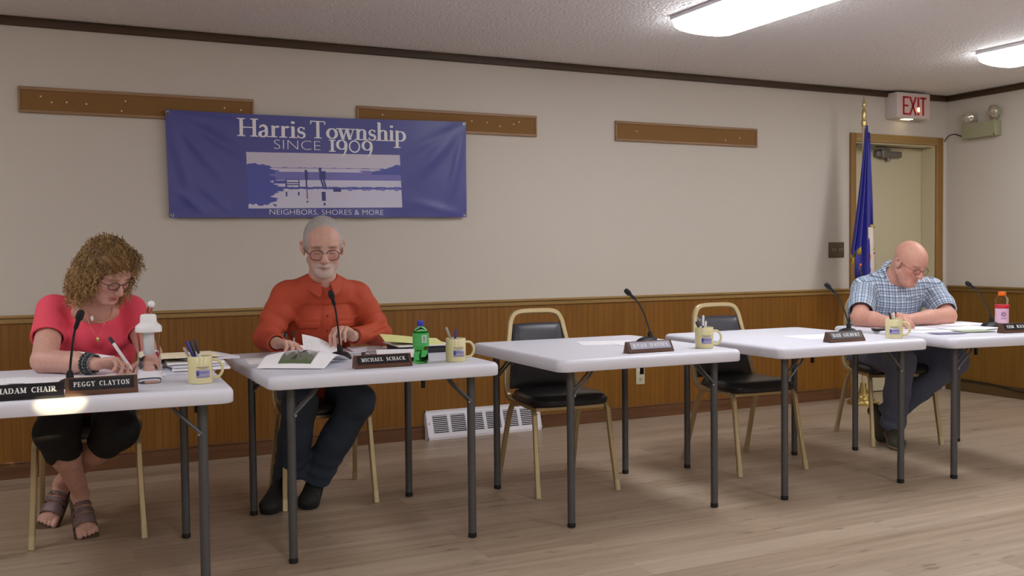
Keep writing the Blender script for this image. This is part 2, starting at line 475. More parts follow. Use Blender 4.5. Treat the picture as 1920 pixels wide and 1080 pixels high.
# ------------------------------------------------------------------ lettering
def serif_mesh(text, cap, place, off, name, m, parent, weight=0.17, thin=0.055, xsc=1.0, track=0.1, depth=0.0006, step=0.12):
    """upright roman letters built from strokes. place(u, v, w) -> point; cap is the capital height"""
    TH, tn = weight, thin
    mb = MB()
    def stroke(pts, wf, ox):
        P = [Vector((p[0], p[1])) for p in pts]
        # resample
        Q = [P[0]]
        for a, b in zip(P, P[1:]):
            k = max(1, int((b - a).length / step))
            for i in range(1, k + 1): Q.append(a.lerp(b, i / k))
        V = []
        for i, p in enumerate(Q):
            d = (Q[min(i + 1, len(Q) - 1)] - Q[max(i - 1, 0)])
            d = d.normalized() if d.length > 1e-9 else Vector((1, 0))
            w_ = wf(d, i / max(1, len(Q) - 1)) / 2
            nrm = Vector((-d.y, d.x)) * w_
            for q in (p + nrm, p - nrm): V.append(place((ox + q.x) * xsc * cap, q.y * cap, off + depth))
            for q in (p + nrm, p - nrm): V.append(place((ox + q.x) * xsc * cap, q.y * cap, off))
        F = []
        for i in range(len(Q) - 1):
            a = i * 4; b = a + 4
            F += [(a, a + 1, b + 1, b), (a + 1, a + 3, b + 3, b + 1), (a + 2, a, b, b + 2)]
        F += [(0, 2, 3, 1), (len(V) - 4, len(V) - 3, len(V) - 1, len(V) - 2)]
        mb.add(V, F)
    full = lambda d, t: TH
    slim = lambda d, t: tn
    auto = lambda d, t: tn + (TH - tn) * abs(d.y) ** 1.5
    def ell(cx, cy, rx, ry, a0=0, a1=360, n=28):
        return [(cx + rx * math.cos(math.radians(a0 + (a1 - a0) * i / n)), cy + ry * math.sin(math.radians(a0 + (a1 - a0) * i / n))) for i in range(n + 1)]
    sw = TH * 0.5 + 0.1
    def ser(x, y): return ([(x - sw, y + (tn / 2 if y < 0.4 else -tn / 2)), (x + sw, y + (tn / 2 if y < 0.4 else -tn / 2))], slim)
    def stem(x, y0=0, y1=1): return [([(x, y0), (x, y1)], full), ser(x, y0), ser(x, y1)]
    X = 0.64
    def G(c):
        if c == 'H': return 0.86, stem(.14) + stem(.72) + [([(.14, .5), (.72, .5)], slim)]
        if c == 'T': return 0.80, [([(.4, 0), (.4, 1)], full), ser(.4, 0), ([(.04, 1 - tn / 2), (.76, 1 - tn / 2)], slim), ([(.05, .8), (.06, 1)], slim), ([(.75, .8), (.74, 1)], slim)]
        if c == 'I': return 0.34, stem(.17)
        if c == 'M': return 1.02, [([(.14, 0), (.14, 1)], slim), ser(.14, 0), ser(.1, 1), ([(.16, .98), (.5, .08)], full), ([(.5, .08), (.86, 1)], slim), ([(.86, 0), (.86, 1)], full), ser(.86, 0), ser(.9, 1)]
        if c == 'N': return 0.88, [([(.14, 0), (.14, 1)], slim), ser(.14, 0), ser(.1, 1), ([(.15, .97), (.72, .04)], full), ([(.74, 0), (.74, 1)], slim), ser(.74, 1)]
        if c == 'A': return 0.84, [([(.1, 0), (.42, 1)], slim), ([(.42, 1), (.74, 0)], full), ser(.1, 0), ser(.74, 0), ([(.2, .34), (.62, .34)], slim)]
        if c == 'V': return 0.84, [([(.1, 1), (.42, 0)], full), ([(.42, 0), (.74, 1)], slim), ser(.1, 1), ser(.74, 1)]
        if c == 'Y': return 0.82, [([(.1, 1), (.42, .48)], full), ([(.42, .48), (.72, 1)], slim), ser(.1, 1), ser(.72, 1), ([(.42, 0), (.42, .5)], full), ser(.42, 0)]
        if c == 'D': return 0.86, stem(.14) + [([(.14, 1 - tn / 2), (.4, 1 - tn / 2)] + ell(.38, .5, .36, .5 - tn / 2, 90, -90) + [(.14, tn / 2)], auto)]
        if c == 'B': return 0.72, stem(.14) + [([(.14, 1 - tn / 2)] + ell(.34, .765, .22, .235 - tn / 2, 90, -90, 14) + [(.14, .53)], auto), ([(.14, .53)] + ell(.36, .275, .25, .275 - tn / 2, 90, -90, 14) + [(.14, tn / 2)], auto)]
        if c == 'P': return 0.70, stem(.14) + [([(.14, 1 - tn / 2)] + ell(.34, .74, .25, .26 - tn / 2, 90, -90, 16) + [(.14, .48)], auto)]
        if c == 'R': return 0.82, stem(.14) + [([(.14, 1 - tn / 2)] + ell(.34, .74, .24, .26 - tn / 2, 90, -90, 16) + [(.14, .48)], auto), ([(.36, .49), (.70, .0)], full), ser(.72, 0)]
        if c == 'E': return 0.70, stem(.14) + [([(.14, 1 - tn / 2), (.6, 1 - tn / 2), (.62, .8)], slim), ([(.14, .52), (.46, .52)], slim), ([(.46, .4), (.46, .63)], slim), ([(.14, tn / 2), (.62, tn / 2), (.65, .24)], slim)]
        if c == 'L': return 0.70, stem(.14) + [([(.14, tn / 2), (.62, tn / 2), (.65, .25)], slim)]
        if c == 'K': return 0.84, stem(.14) + [([(.18, .42), (.66, .98)], slim), ser(.66, 1), ([(.32, .56), (.70, 0)], full), ser(.72, 0)]
        if c == 'J': return 0.44, [([(.24, .1), (.24, 1)], full), ser(.24, 1), ([(.24, .12), (.17, -.02), (.04, 0.0)], slim)]
        if c == 'C': return 0.80, [(ell(.44, .5, .36, .5 - tn / 2, 48, 312), auto), ([(.68, .72), (.68, .96)], slim)]
        if c == 'G': return 0.88, [(ell(.44, .5, .36, .5 - tn / 2, 48, 305), auto), ([(.68, .72), (.68, .96)], slim), ([(.70, .04), (.70, .42)], full), ser(.70, .44)]
        if c == 'O': return 0.88, [(ell(.44, .5, .36, .5 - tn / 2), auto)]
        if c == 'S': return 0.62, [(ell(.31, .745, .2, .235, 35, 250, 16) + ell(.31, .265, .22, .245, 75, -150, 16), lambda d, t: tn + (TH * 1.05 - tn) * max(0, 1 - abs(t - .5) * 2.6)), ([(.5, .76), (.5, .98)], slim), ([(.09, .02), (.09, .26)], slim)]
        if c == 'a': return 0.52, [([(.08, .5)] + ell(.22, .47, .15, .17, 150, 0, 10) + [(.37, .12)], lambda d, t: tn + (TH * .9 - tn) * min(1, t * 2)), ([(.36, .37)] + ell(.21, .16, .13, .15, 110, 300, 14) + [(.37, .1)], auto), ([(.37, .14), (.42, .02), (.5, .05)], slim)]
        if c == 'r': return 0.42, [([(.13, 0), (.13, X)], full), ser(.13, 0), ([(.04, X - .03), (.13, X)], slim), ([(.15, .42), (.22, .58), (.33, .61), (.38, .56)], lambda d, t: tn + TH * .6 * t)]
        if c == 'i': return 0.27, [([(.13, 0), (.13, X)], full), ser(.13, 0), ([(.03, X - .03), (.13, X)], slim), ([(.13 - TH * .02, .80), (.13, .93)], lambda d, t: TH * 1.05)]
        if c == 's': return 0.42, [(ell(.21, .47, .13, .15, 40, 250, 12) + ell(.21, .17, .15, .15, 75, -150, 12), lambda d, t: tn + (TH - tn) * max(0, 1 - abs(t - .5) * 2.6)), ([(.34, .48), (.34, .62)], slim), ([(.06, .02), (.06, .18)], slim)]
        if c == 'o': return 0.58, [(ell(.28, .31, .22, .31 - tn / 2), auto)]
        if c == 'w': return 0.84, [([(.06, X), (.24, 0)], full), ([(.24, 0), (.41, X)], slim), ([(.41, X), (.58, 0)], full), ([(.58, 0), (.76, X)], slim), ser(.06, X), ser(.42, X), ser(.76, X)]
        if c == 'n': return 0.62, [([(.13, 0), (.13, X)], full), ser(.13, 0), ([(.04, X - .03), (.13, X)], slim), ([(.13, .44), (.22, .58), (.34, .62)] + ell(.36, .46, .11, .15, 90, 0, 8) + [(.47, 0)], auto), ser(.47, 0)]
        if c == 'h': return 0.62, [([(.13, 0), (.13, 1.08)], full), ser(.13, 0), ([(.03, 1.04), (.13, 1.08)], slim), ([(.13, .44), (.22, .58), (.34, .62)] + ell(.36, .46, .11, .15, 90, 0, 8) + [(.47, 0)], auto), ser(.47, 0)]
        if c == 'p': return 0.60, [([(.13, -.36), (.13, X)], full), ([(.13 - sw, -.36), (.13 + sw, -.36)], slim), ([(.04, X - .03), (.13, X)], slim), ([(.13, .52)] + ell(.30, .31, .22, .31 - tn / 2, 110, -110, 20) + [(.13, .06)], auto)]
        if c == '1': return 0.34, stem(.17, 0, .72)
        if c == '0': return 0.66, [(ell(.31, .36, .27, .34), lambda d, t: tn * 1.3)]
        if c == '9': return 0.62, [(ell(.29, .44, .23, .27), auto), (ell(.12, .30, .40, .62, 15, -72, 16), lambda d, t: TH * (1 - t) + .02)]
        return 0.62, []
    ox = 0
    for ch in text:
        adv, sts = G(ch)
        for pts, wf in sts: stroke(pts, wf, ox)
        ox += adv + track
    return mb.build(name, m, parent, smooth=False), (ox - track) * cap * xsc

def serif_width(text, cap, track=0.1, xsc=1.0):
    W_ = dict(H=.86, T=.8, I=.34, M=1.02, N=.88, A=.84, V=.84, Y=.82, D=.86, B=.72, P=.7, R=.82, E=.7, L=.7, K=.84, J=.44, C=.8, G=.88, O=.88, S=.62)
    return (sum(W_.get(c, .62) + track for c in text) - track) * cap * xsc

def plain_text(name, text, width, mname, parent, fn, height=None, extrude=0.0004, bold=0.0, spacing=1.0):
    """sans lettering from the built-in font, converted to a mesh and laid on a surface through fn(u, v, w)"""
    cu = bpy.data.curves.new(name, 'FONT'); cu.body = text; cu.size = 1.0; cu.space_character = spacing; cu.offset = bold
    cu.resolution_u = 4
    tmp = bpy.data.objects.new('tmp', cu)
    C.objects.link(tmp)
    dg = bpy.context.evaluated_depsgraph_get()
    me = bpy.data.meshes.new_from_object(tmp.evaluated_get(dg))
    bpy.data.objects.remove(tmp)
    co = np.array([v.co[:] for v in me.vertices])
    lo, hi = co.min(0), co.max(0)
    sx = width / (hi[0] - lo[0]); sy = sx if height is None else height / (hi[1] - lo[1])
    for v in me.vertices:
        v.co = fn((v.co.x - lo[0]) * sx, (v.co.y - lo[1]) * sy, extrude)
    me.materials.clear(); me.materials.append(M[mname])
    o = bpy.data.objects.new(name, me); C.objects.link(o); o.parent = parent
    return o

# ------------------------------------------------------------------ banner
BX0, BX1, BZ0, BZ1 = -6.197, -4.374, 1.392, 2.0
bn = thing('banner', 'blue vinyl banner with white lettering and lake picture hung on the wall', 'banner', (0, 0, 0))
def seg_d(px, pz, ax, az, bx, bz):
    dx, dz = bx - ax, bz - az
    t = np.clip(((px - ax) * dx + (pz - az) * dz) / (dx * dx + dz * dz), 0, 1)
    return np.hypot(px - ax - t * dx, pz - az - t * dz), t
def banner_y(x, z):
    """depth of the hanging vinyl: creases radiate from the top corners"""
    x = np.asarray(x, float); z = np.asarray(z, float)
    y = np.full(x.shape, -0.034)
    for (ax, az, bx, bz, a, w_) in [(-6.19, 1.99, -5.9, 1.62, .011, .030), (-6.19, 1.99, -5.72, 1.72, .009, .03), (-6.19, 1.99, -6.05, 1.45, .008, .03), (-6.19, 1.99, -5.75, 1.92, .005, .025),
                                    (-4.38, 2.0, -4.72, 1.66, .009, .045), (-4.38, 2.0, -4.78, 1.80, .005, .035), (-4.38, 2.0, -4.5, 1.5, .008, .03), (-4.38, 1.41, -4.75, 1.5, .005, .03),
                                    (-6.15, 1.55, -6.0, 1.42, .006, .02), (-6.05, 1.6, -5.85, 1.42, .005, .02)]:
        d, t = seg_d(x, z, ax, az, bx, bz)
        y = y - a * np.exp(-(d / w_) ** 2) * np.sin(np.clip(t, 0, 1) * PI * .9 + .15)
    y = y + 0.0025 * np.sin(x * 9 + z * 5) + 0.004 * np.exp(-((z - 1.4) / .05) ** 2) * np.sin(x * 14)
    return y
def banner_edge(u, v):
    """u,v in 0..1 -> x,z with the slightly slack outline of the sheet"""
    x = BX0 + (BX1 - BX0) * u + 0.012 * (1 - v) * (1 - u) - 0.002 * (1 - v) * u
    z = (BZ0 - 0.003 + 0.016 * u) * (1 - v) + (1.99 + 0.022 * u) * v - 0.008 * math.sin(PI * u) * v
    return x, z
NU, NV = 180, 60
V = []
for j in range(NV + 1):
    for i in range(NU + 1):
        x, z = banner_edge(i / NU, j / NV); V.append((x, float(banner_y(x, z)), z))
n1 = len(V)
V += [(x, y + 0.0012, z) for x, y, z in V]
F = []
for j in range(NV):
    for i in range(NU):
        a = j * (NU + 1) + i; F.append((a, a + 1, a + NU + 2, a + NU + 1)); F.append((a + n1, a + n1 + NU + 1, a + n1 + NU + 2, a + n1 + 1))
vin = mat('banner_vinyl', rgb(76, 78, 150), 0.38, var=(3, 0.05))
mkmesh('banner_sheet', V, F, vin, bn)
def bplace(x0, z0, tilt=0.0):
    def f(u, v, w_):
        x = x0 + u; z = z0 + v + u * tilt
        return (x, float(banner_y(x, z)) - 0.0012 - w_, z)
    return f
# "Harris Township": capitals are taller than the rest of the line
def bletters(text, x0, z0, cap, x1, name, **kw):
    mb_, wd = serif_mesh(text, cap, bplace(0, 0), 0, 'tmp', 'letter_silver', None, **kw)
    bpy.data.objects.remove(mb_)
    kw['xsc'] = (x1 - x0) / wd
    return serif_mesh(text, cap, bplace(x0, z0, 0.004), 0.0, name, 'letter_silver', bn, **kw)[0]
bletters('Harris', -5.800, 1.861, 0.104, -5.408, 'banner_lettering', weight=.155, thin=.058, track=.03)
bletters('Township', -5.384, 1.866, 0.103, -4.780, 'banner_lettering', weight=.155, thin=.058, track=.02)
bletters('1909', -5.268, 1.790, 0.100, -4.992, 'banner_lettering', weight=.155, thin=.058, track=.05)
plain_text('banner_lettering', 'SINCE', 0.275, 'letter_silver', bn, bplace(-5.596, 1.795, 0.004), 0.054, 0.0002, -0.022)
plain_text('banner_lettering', 'NEIGHBORS, SHORES & MORE', 0.695, 'letter_silver', bn, bplace(-5.628, 1.406, 0.004), 0.036, 0.0002, -0.014)
# picture on the banner: lake, far shore, bench and two walkers
def lake_picture():
    nu, nv = 312, 108
    u = (np.arange(nu) + .5) / nu; v = (np.arange(nv) + .5) / nv
    U, W_ = np.meshgrid(u, v)         # v up
    Cc = np.zeros((nv, nu, 3)); 
    sky = np.array(rgb(206, 198, 216)[:3]); mid = np.array(rgb(118, 114, 186)[:3]); dk = np.array(rgb(76, 84, 168)[:3]); vd = np.array(rgb(58, 60, 128)[:3]); wt = np.array(rgb(208, 204, 226)[:3])
    Cc[:] = sky
    def put(mask, c): Cc[mask] = c
    n = 0.012 * np.sin(U * 60) + 0.008 * np.sin(U * 137 + 1)
    put((W_ < 0.735 + n * .3) & (W_ > .72), mid)
    hill = 0.69 + 0.12 * np.clip((U - .84) / .14, 0, 1) + n * .5
    put((W_ < hill) & (W_ > .50), mid)
    put((W_ < hill) & (W_ > .62) & (U > .80), dk)
    put((W_ < .70 + n * .2) & (W_ > .655) & (U > .2) & (U < .74 - (W_ - .66)), wt)
    put((W_ < .51) & (W_ > .36 + n * .3), wt)
    put((W_ < .385 + n * .2) & (W_ > .345), dk)
    put((W_ < .345 + n * .5), wt)
    put((W_ < .352 + n) & (W_ > .33 - n) & (U > .6), mid)
    tree = 0.80 - ((U - .06) / .12) ** 2 * .12 + n
    edge = .165 + .02 * np.sin(W_ * 50) + .01 * np.sin(W_ * 113)
    put((W_ < tree) & (W_ > .06 + n * 2) & (U < edge), dk)
    put((W_ < .385) & (W_ > .31) & (U < .22) , dk)
    put((W_ > .30) & (W_ < .36) & (U > .54) & (U < .59), vd)
    def band(x0, x1, z0, z1, c=vd): put((U > x0) & (U < x1) & (W_ > z0) & (W_ < z1), c)
    band(.235, .325, .515, .53); band(.235, .325, .455, .47); band(.235, .325, .42, .432); band(.235, .243, .38, .53); band(.317, .325, .38, .53); band(.16, .24, .44, .50, dk)
    band(.235, .245, .21, .30); band(.31, .32, .23, .30)
    band(.358, .377, .52, .665); band(.362, .373, .38, .53); band(.360, .376, .645, .69)
    band(.365, .372, .17, .35); band(.362, .375, .10, .13)
    put((np.abs(U - .472) < .020) & (np.abs(W_ - .60) < .075), vd); put(((U - .458) ** 2 * 9 + (W_ - .70) ** 2) < .001, vd)
    put((np.abs(U - .462 - (.52 - W_) * .10) < .006) & (W_ < .53) & (W_ > .36), vd); put((np.abs(U - .478 - (.52 - W_) * .09) < .006) & (W_ < .53) & (W_ > .36), vd)
    put((np.abs(U - .474) < .012) & (W_ < .30) & (W_ > .13), vd); put((np.abs(U - .478) < .006) & (np.abs(W_ - .07) < .02), vd)
    put((U < .16) & (W_ < .05), wt)
    V = []; 
    for j in range(nv + 1):
        for i in range(nu + 1):
            uu, vv = i / nu, j / nv
            x = -5.757 * (1 - uu) * vv + -4.822 * uu * vv + -5.749 * (1 - uu) * (1 - vv) + -4.809 * uu * (1 - vv)
            z = 1.771 * (1 - uu) * vv + 1.785 * uu * vv + 1.445 * (1 - uu) * (1 - vv) + 1.462 * uu * (1 - vv)
            V.append((x, z))
    V = np.array(V); Y = banner_y(V[:, 0], V[:, 1]) - 0.0007
    P = np.stack([V[:, 0], Y, V[:, 1]], 1)
    I, J = np.meshgrid(np.arange(nu), np.arange(nv)); a = (J * (nu + 1) + I).ravel()
    Q = np.stack([a, a + 1, a + nu + 2, a + nu + 1], 1)
    m = mat('lake_print', (0.5, 0.5, 0.5, 1), 0.4); q = NT(m); at = q.n('VertexColor'); at.layer_name = 'Col'; q.l(at.outputs[0], q.b.inputs['Base Color'])
    o = fastmesh('printed_picture', P, Q, m, bn)
    ca = o.data.color_attributes.new('Col', 'FLOAT_COLOR', 'CORNER')
    cc = np.repeat(np.concatenate([Cc.reshape(-1, 3), np.ones((nu * nv, 1))], 1), 4, 0)
    ca.data.foreach_set('color', cc.astype(np.float32).ravel())
lake_picture()
for (gx, gz) in [(-6.183, 1.975), (-4.388, 2.0), (-4.393, 1.42), (-6.17, 1.405)]:
    gr = MB().lathe([(0.005, 0.0), (0.005, 0.0015), (0.009, 0.002), (0.010, 0.0)], 18, (gx, float(banner_y(gx, gz)) - 0.0005, gz), Matrix.Rotation(PI / 2, 3, 'X'))
    gr.build('grommet', 'steel', bn)

# ------------------------------------------------------------------ floor register, outlet, switch
rg = thing('floor_register', 'white slanted baseboard air register with louvred slots', 'vent', (-4.27, 0, 0))
hw = 0.405; A_, B_ = 0.078, 0.022        # depth at the floor, at the top
zt = 0.165
def slope(z): return -(A_ + (B_ - A_) * max(0, (z - 0.015)) / (zt - 0.015))
rb = MB()
prof = [(0, 0), (-A_, 0), (-A_, 0.015), (-B_, zt), (-B_, zt + 0.012), (0, zt + 0.012)]
for sx in (-hw, hw - 0.006):
    V = [(sx, y, z) for y, z in prof] + [(sx + 0.006, y, z) for y, z in prof]; n = len(prof)
    rb.add(V, [tuple(reversed(range(n))), tuple(range(n, 2 * n))] + [(i, (i + 1) % n, n + (i + 1) % n, n + i) for i in range(n)])
def slab(x0, x1, z0, z1, t=0.003):
    y0, y1 = slope(z0), slope(z1)
    rb.add([(x0, y0, z0), (x1, y0, z0), (x1, y1, z1), (x0, y1, z1), (x0, y0 + t, z0), (x1, y0 + t, z0), (x1, y1 + t, z1), (x0, y1 + t, z1)],
           [(0, 1, 2, 3), (7, 6, 5, 4), (0, 4, 5, 1), (1, 5, 6, 2), (2, 6, 7, 3), (3, 7, 4, 0)])
rb.box(-hw, hw, -A_, -A_ + 0.003, 0, 0.016)
slab(-hw, hw, 0.015, 0.04); slab(-hw, hw, zt - 0.02, zt); rb.box(-hw, hw, -B_, 0, zt - 0.001, zt + 0.012)
cols = 6; gap = 0.022; x = -hw + 0.045; wcol = (2 * hw - 0.09 - gap * (cols - 1)) / cols
slab(-hw, -hw + 0.045, 0.04, zt - 0.02); slab(hw - 0.045, hw, 0.04, zt - 0.02)
for c in range(cols):
    if c: slab(x - gap, x, 0.04, zt - 0.02)
    for k in range(9):
        z0 = 0.04 + (zt - 0.06) * (k + 0.62) / 9.3; slab(x, x + wcol, z0, z0 + 0.0042)
    x += wcol + gap
rb.build('register_housing', 'white_metal', rg, smooth=False)
MB().box(-hw + 0.006, hw - 0.006, -0.03, -0.026, 0.0, 0.03).add([(-hw + .01, slope(.03) + .012, .02), (hw - .01, slope(.03) + .012, .02), (hw - .01, slope(zt) + .01, zt - .01), (-hw + .01, slope(zt) + .01, zt - .01)], [(0, 1, 2, 3)]).build('register_backing', 'dark_slot', rg, smooth=False)
for sx in (-hw + 0.02, hw - 0.02): MB().sph((sx, slope(0.1) - 0.001, 0.1), (0.005, 0.003, 0.005), 10, 6).build('screw', 'steel', rg)

ot = thing('wall_outlet', 'ivory duplex outlet set in the wood panelling under the empty table', 'outlet', (-3.052, -0.012, 0.297))
MB().box(-0.036, 0.036, -0.006, 0, -0.058, 0.058, 0.003).build('cover_plate', 'ivory', ot)
M['socket_face'] = mat('socket_face', rgb(190, 180, 150), 0.5)
for z in (-0.022, 0.022):
    so_ = MB().lathe([(0.001, 0.001), (0.015, 0.001), (0.0155, 0)], 20, (0, -0.006, z), Matrix.Rotation(PI / 2, 3, 'X')).build('socket', 'socket_face', ot)
    s_ = MB().box(-0.0075, -0.0045, -0.0078, -0.006, z - 0.002, z + 0.007).box(0.0045, 0.0075, -0.0078, -0.006, z - 0.002, z + 0.007).box(-0.002, 0.002, -0.0078, -0.006, z - 0.010, z - 0.006)
    s_.build('socket_slots', 'dark_slot', so_, smooth=False)
sw_ = thing('light_switch', 'double bronze light switch plate beside the door casing', 'light switch', (-1.217, 0, 1.172))
MB().box(-0.08, 0.08, -0.006, 0, -0.06, 0.06, 0.004).build('switch_plate', 'bronze', sw_)
for sx, sc_ in ((-0.024, 1), (0.046, 1)):
    MB().box(sx - 0.018, sx + 0.018, -0.009, -0.005, -0.011, 0.011, 0.002).build('switch_frame', mat('switch_frame', rgb(150, 138, 118), .5), sw_)
    MB().box(sx - 0.006, sx + 0.006, -0.016, -0.008, -0.006, 0.006, 0.002).build('switch_toggle', 'bronze', sw_)

# ------------------------------------------------------------------ exit sign and emergency light
ex = thing('exit_sign', 'white box exit sign with red letters mounted above the door', 'exit sign', (-0.512, -0.012, 2.315))
MB().box(-0.182, 0.182, -0.108, 0.012, -0.098, 0.104, 0.006).build('sign_housing', 'sign_white', ex)
MB().box(-0.168, 0.168, -0.112, -0.107, -0.086, 0.09, 0.003).build('sign_face', mat('sign_face', rgb(222, 196, 190), .4), ex)
e_ = MB()
def bar(x0, z0, x1, z1, w_):
    d = Vector((x1 - x0, z1 - z0)).normalized(); n_ = Vector((-d.y, d.x)) * w_ / 2
    q = [(x0 + n_.x, z0 + n_.y), (x0 - n_.x, z0 - n_.y), (x1 - n_.x, z1 - n_.y), (x1 + n_.x, z1 + n_.y)]
    e_.add([(a, -0.1125, b) for a, b in q] + [(a, -0.115, b) for a, b in q], [(3, 2, 1, 0), (4, 5, 6, 7), (0, 1, 5, 4), (1, 2, 6, 5), (2, 3, 7, 6), (3, 0, 4, 7)])
ht = 0.072
for a in ((-.118, -ht, -.118, ht, .016), (-.118, ht - .006, -.060, ht - .006, .014), (-.118, 0, -.068, 0, .014), (-.118, -ht + .006, -.060, -ht + .006, .014),
          (-.048, -ht, .018, ht, .016), (.018, -ht, -.048, ht, .016), (.044, -ht, .044, ht, .017), (.098, -ht, .098, ht, .017), (.066, ht - .006, .132, ht - .006, .014)):
    bar(*a)
e_.build('exit_lettering', 'red_ink', ex, smooth=False)
MB().sph((0.044, -0.117, -0.028), (0.010, 0.004, 0.019), 14, 10).build('sign_bulb', 'bulb', ex)
MB().box(-0.07, 0.02, -0.085, -0.035, -0.103, -0.097, 0.002).build('downlight_window', 'bulb_white', ex)

em = thing('emergency_light', 'cream emergency light box with two lamp heads on the side wall', 'emergency light', (0, -0.365, 2.12))
MB().box(-0.075, 0, -0.155, 0.155, -0.06, 0.062, 0.006).build('battery_box', 'cream_metal', em)
MB().sph((-0.076, -0.145, -0.05), (0.004, 0.006, 0.006), 10, 6).build('test_button', 'black', em)
for yy, zz, ry in ((0.10, 0.105, 0.5), (-0.125, 0.125, -0.25)):
    MB().tube([(-0.045, yy, 0.06), (-0.045, yy, zz - 0.02)], 0.009, 10).build('lamp_bracket', 'cream_metal', em)
    Rm = Euler((0, math.radians(-100), ry + PI * 0)).to_matrix()
    hd = MB().lathe([(0.012, -0.045), (0.03, -0.04), (0.05, -0.02), (0.056, 0.0), (0.056, 0.006), (0.052, 0.008)], 28, (-0.055, yy, zz), Rm).build('lamp_head', 'cream_metal', em)
    MB().lathe([(0.052, 0.006), (0.046, 0.016), (0.03, 0.024), (0.0005, 0.027)], 28, (-0.055, yy, zz), Rm).build('lamp_lens', 'lens', hd)
cd = MB().tube(bez([(-0.058, -0.03, 2.06), (-0.03, -0.045, 2.105), (-0.012, -0.09, 2.118), (-0.012, -0.15, 2.095), (-0.03, -0.21, 2.08)], 20), 0.004, 8)
tag(cd.build('power_cord', 'cable'), 'black cord looping from the door casing to the emergency light', 'cord')
cb = MB().tube(bez([(-0.03, -0.05, 0.098), (-0.03, -0.30, 0.096), (-0.03, -0.45, 0.092), (-0.03, -0.58, 0.078), (-0.032, -0.75, 0.062), (-0.034, -1.2, 0.05), (-0.034, -2.0, 0.03)], 30), 0.005, 8)
tag(cb.build('wall_cable', 'cable'), 'black cable running along the baseboard of the side wall', 'cable')

# ------------------------------------------------------------------ ceiling lights
def light(loc, label, root=None):
    if root: return dup(root, loc, 0, label)
    t = thing('ceiling_light', label, 'light fixture', loc, 0, 'fluorescent fixtures on the ceiling')
    L = 1.26; hw = 0.215
    MB().box(-hw - 0.01, hw + 0.01, -L, 0, -0.022, 0, 0.004).build('light_housing', 'white_metal', t)
    pr = [(-hw, -0.022), (-hw + 0.012, -0.05)] + [(hw * 0.94 * math.sin(a), -0.052 - 0.034 * math.cos(a * 0.98) ** 1.0) for a in np.linspace(-1.45, 1.45, 17)] + [(hw - 0.012, -0.05), (hw, -0.022)]
    n = len(pr)
    V = [(x, -0.008, z) for x, z in pr] + [(x, -L + 0.008, z) for x, z in pr]
    F = [(i, i + 1, n + i + 1, n + i) for i in range(n - 1)] + [tuple(reversed(range(n))), tuple(range(n, 2 * n))]
    o = mkmesh('light_diffuser', V, F, M['tube_light'], t, True, 40)
    return t
L1 = light((-3.535, -1.40, H), 'lit fluorescent ceiling fixture above the empty tables')
light((-1.165, -1.40, H), 'lit fluorescent ceiling fixture near the side wall, cut by the frame edge', L1)
for x, y, w_ in [(-1.165, -4.4, 'right end of the second row'), (-3.535, -4.4, 'middle of the second row'), (-5.95, -4.4, 'second row, above the camera'), (-8.4, -4.4, 'left end of the second row'),
                 (-8.4, -1.40, 'first row, by the left wall'), (-3.535, -7.2, 'third row, to the right behind the camera'), (-5.95, -7.2, 'third row, straight behind the camera')]:  # unseen fixtures, added to fill the room with light
    light((x, y, H), 'added fluorescent ceiling fixture out of the picture, ' + w_, L1)

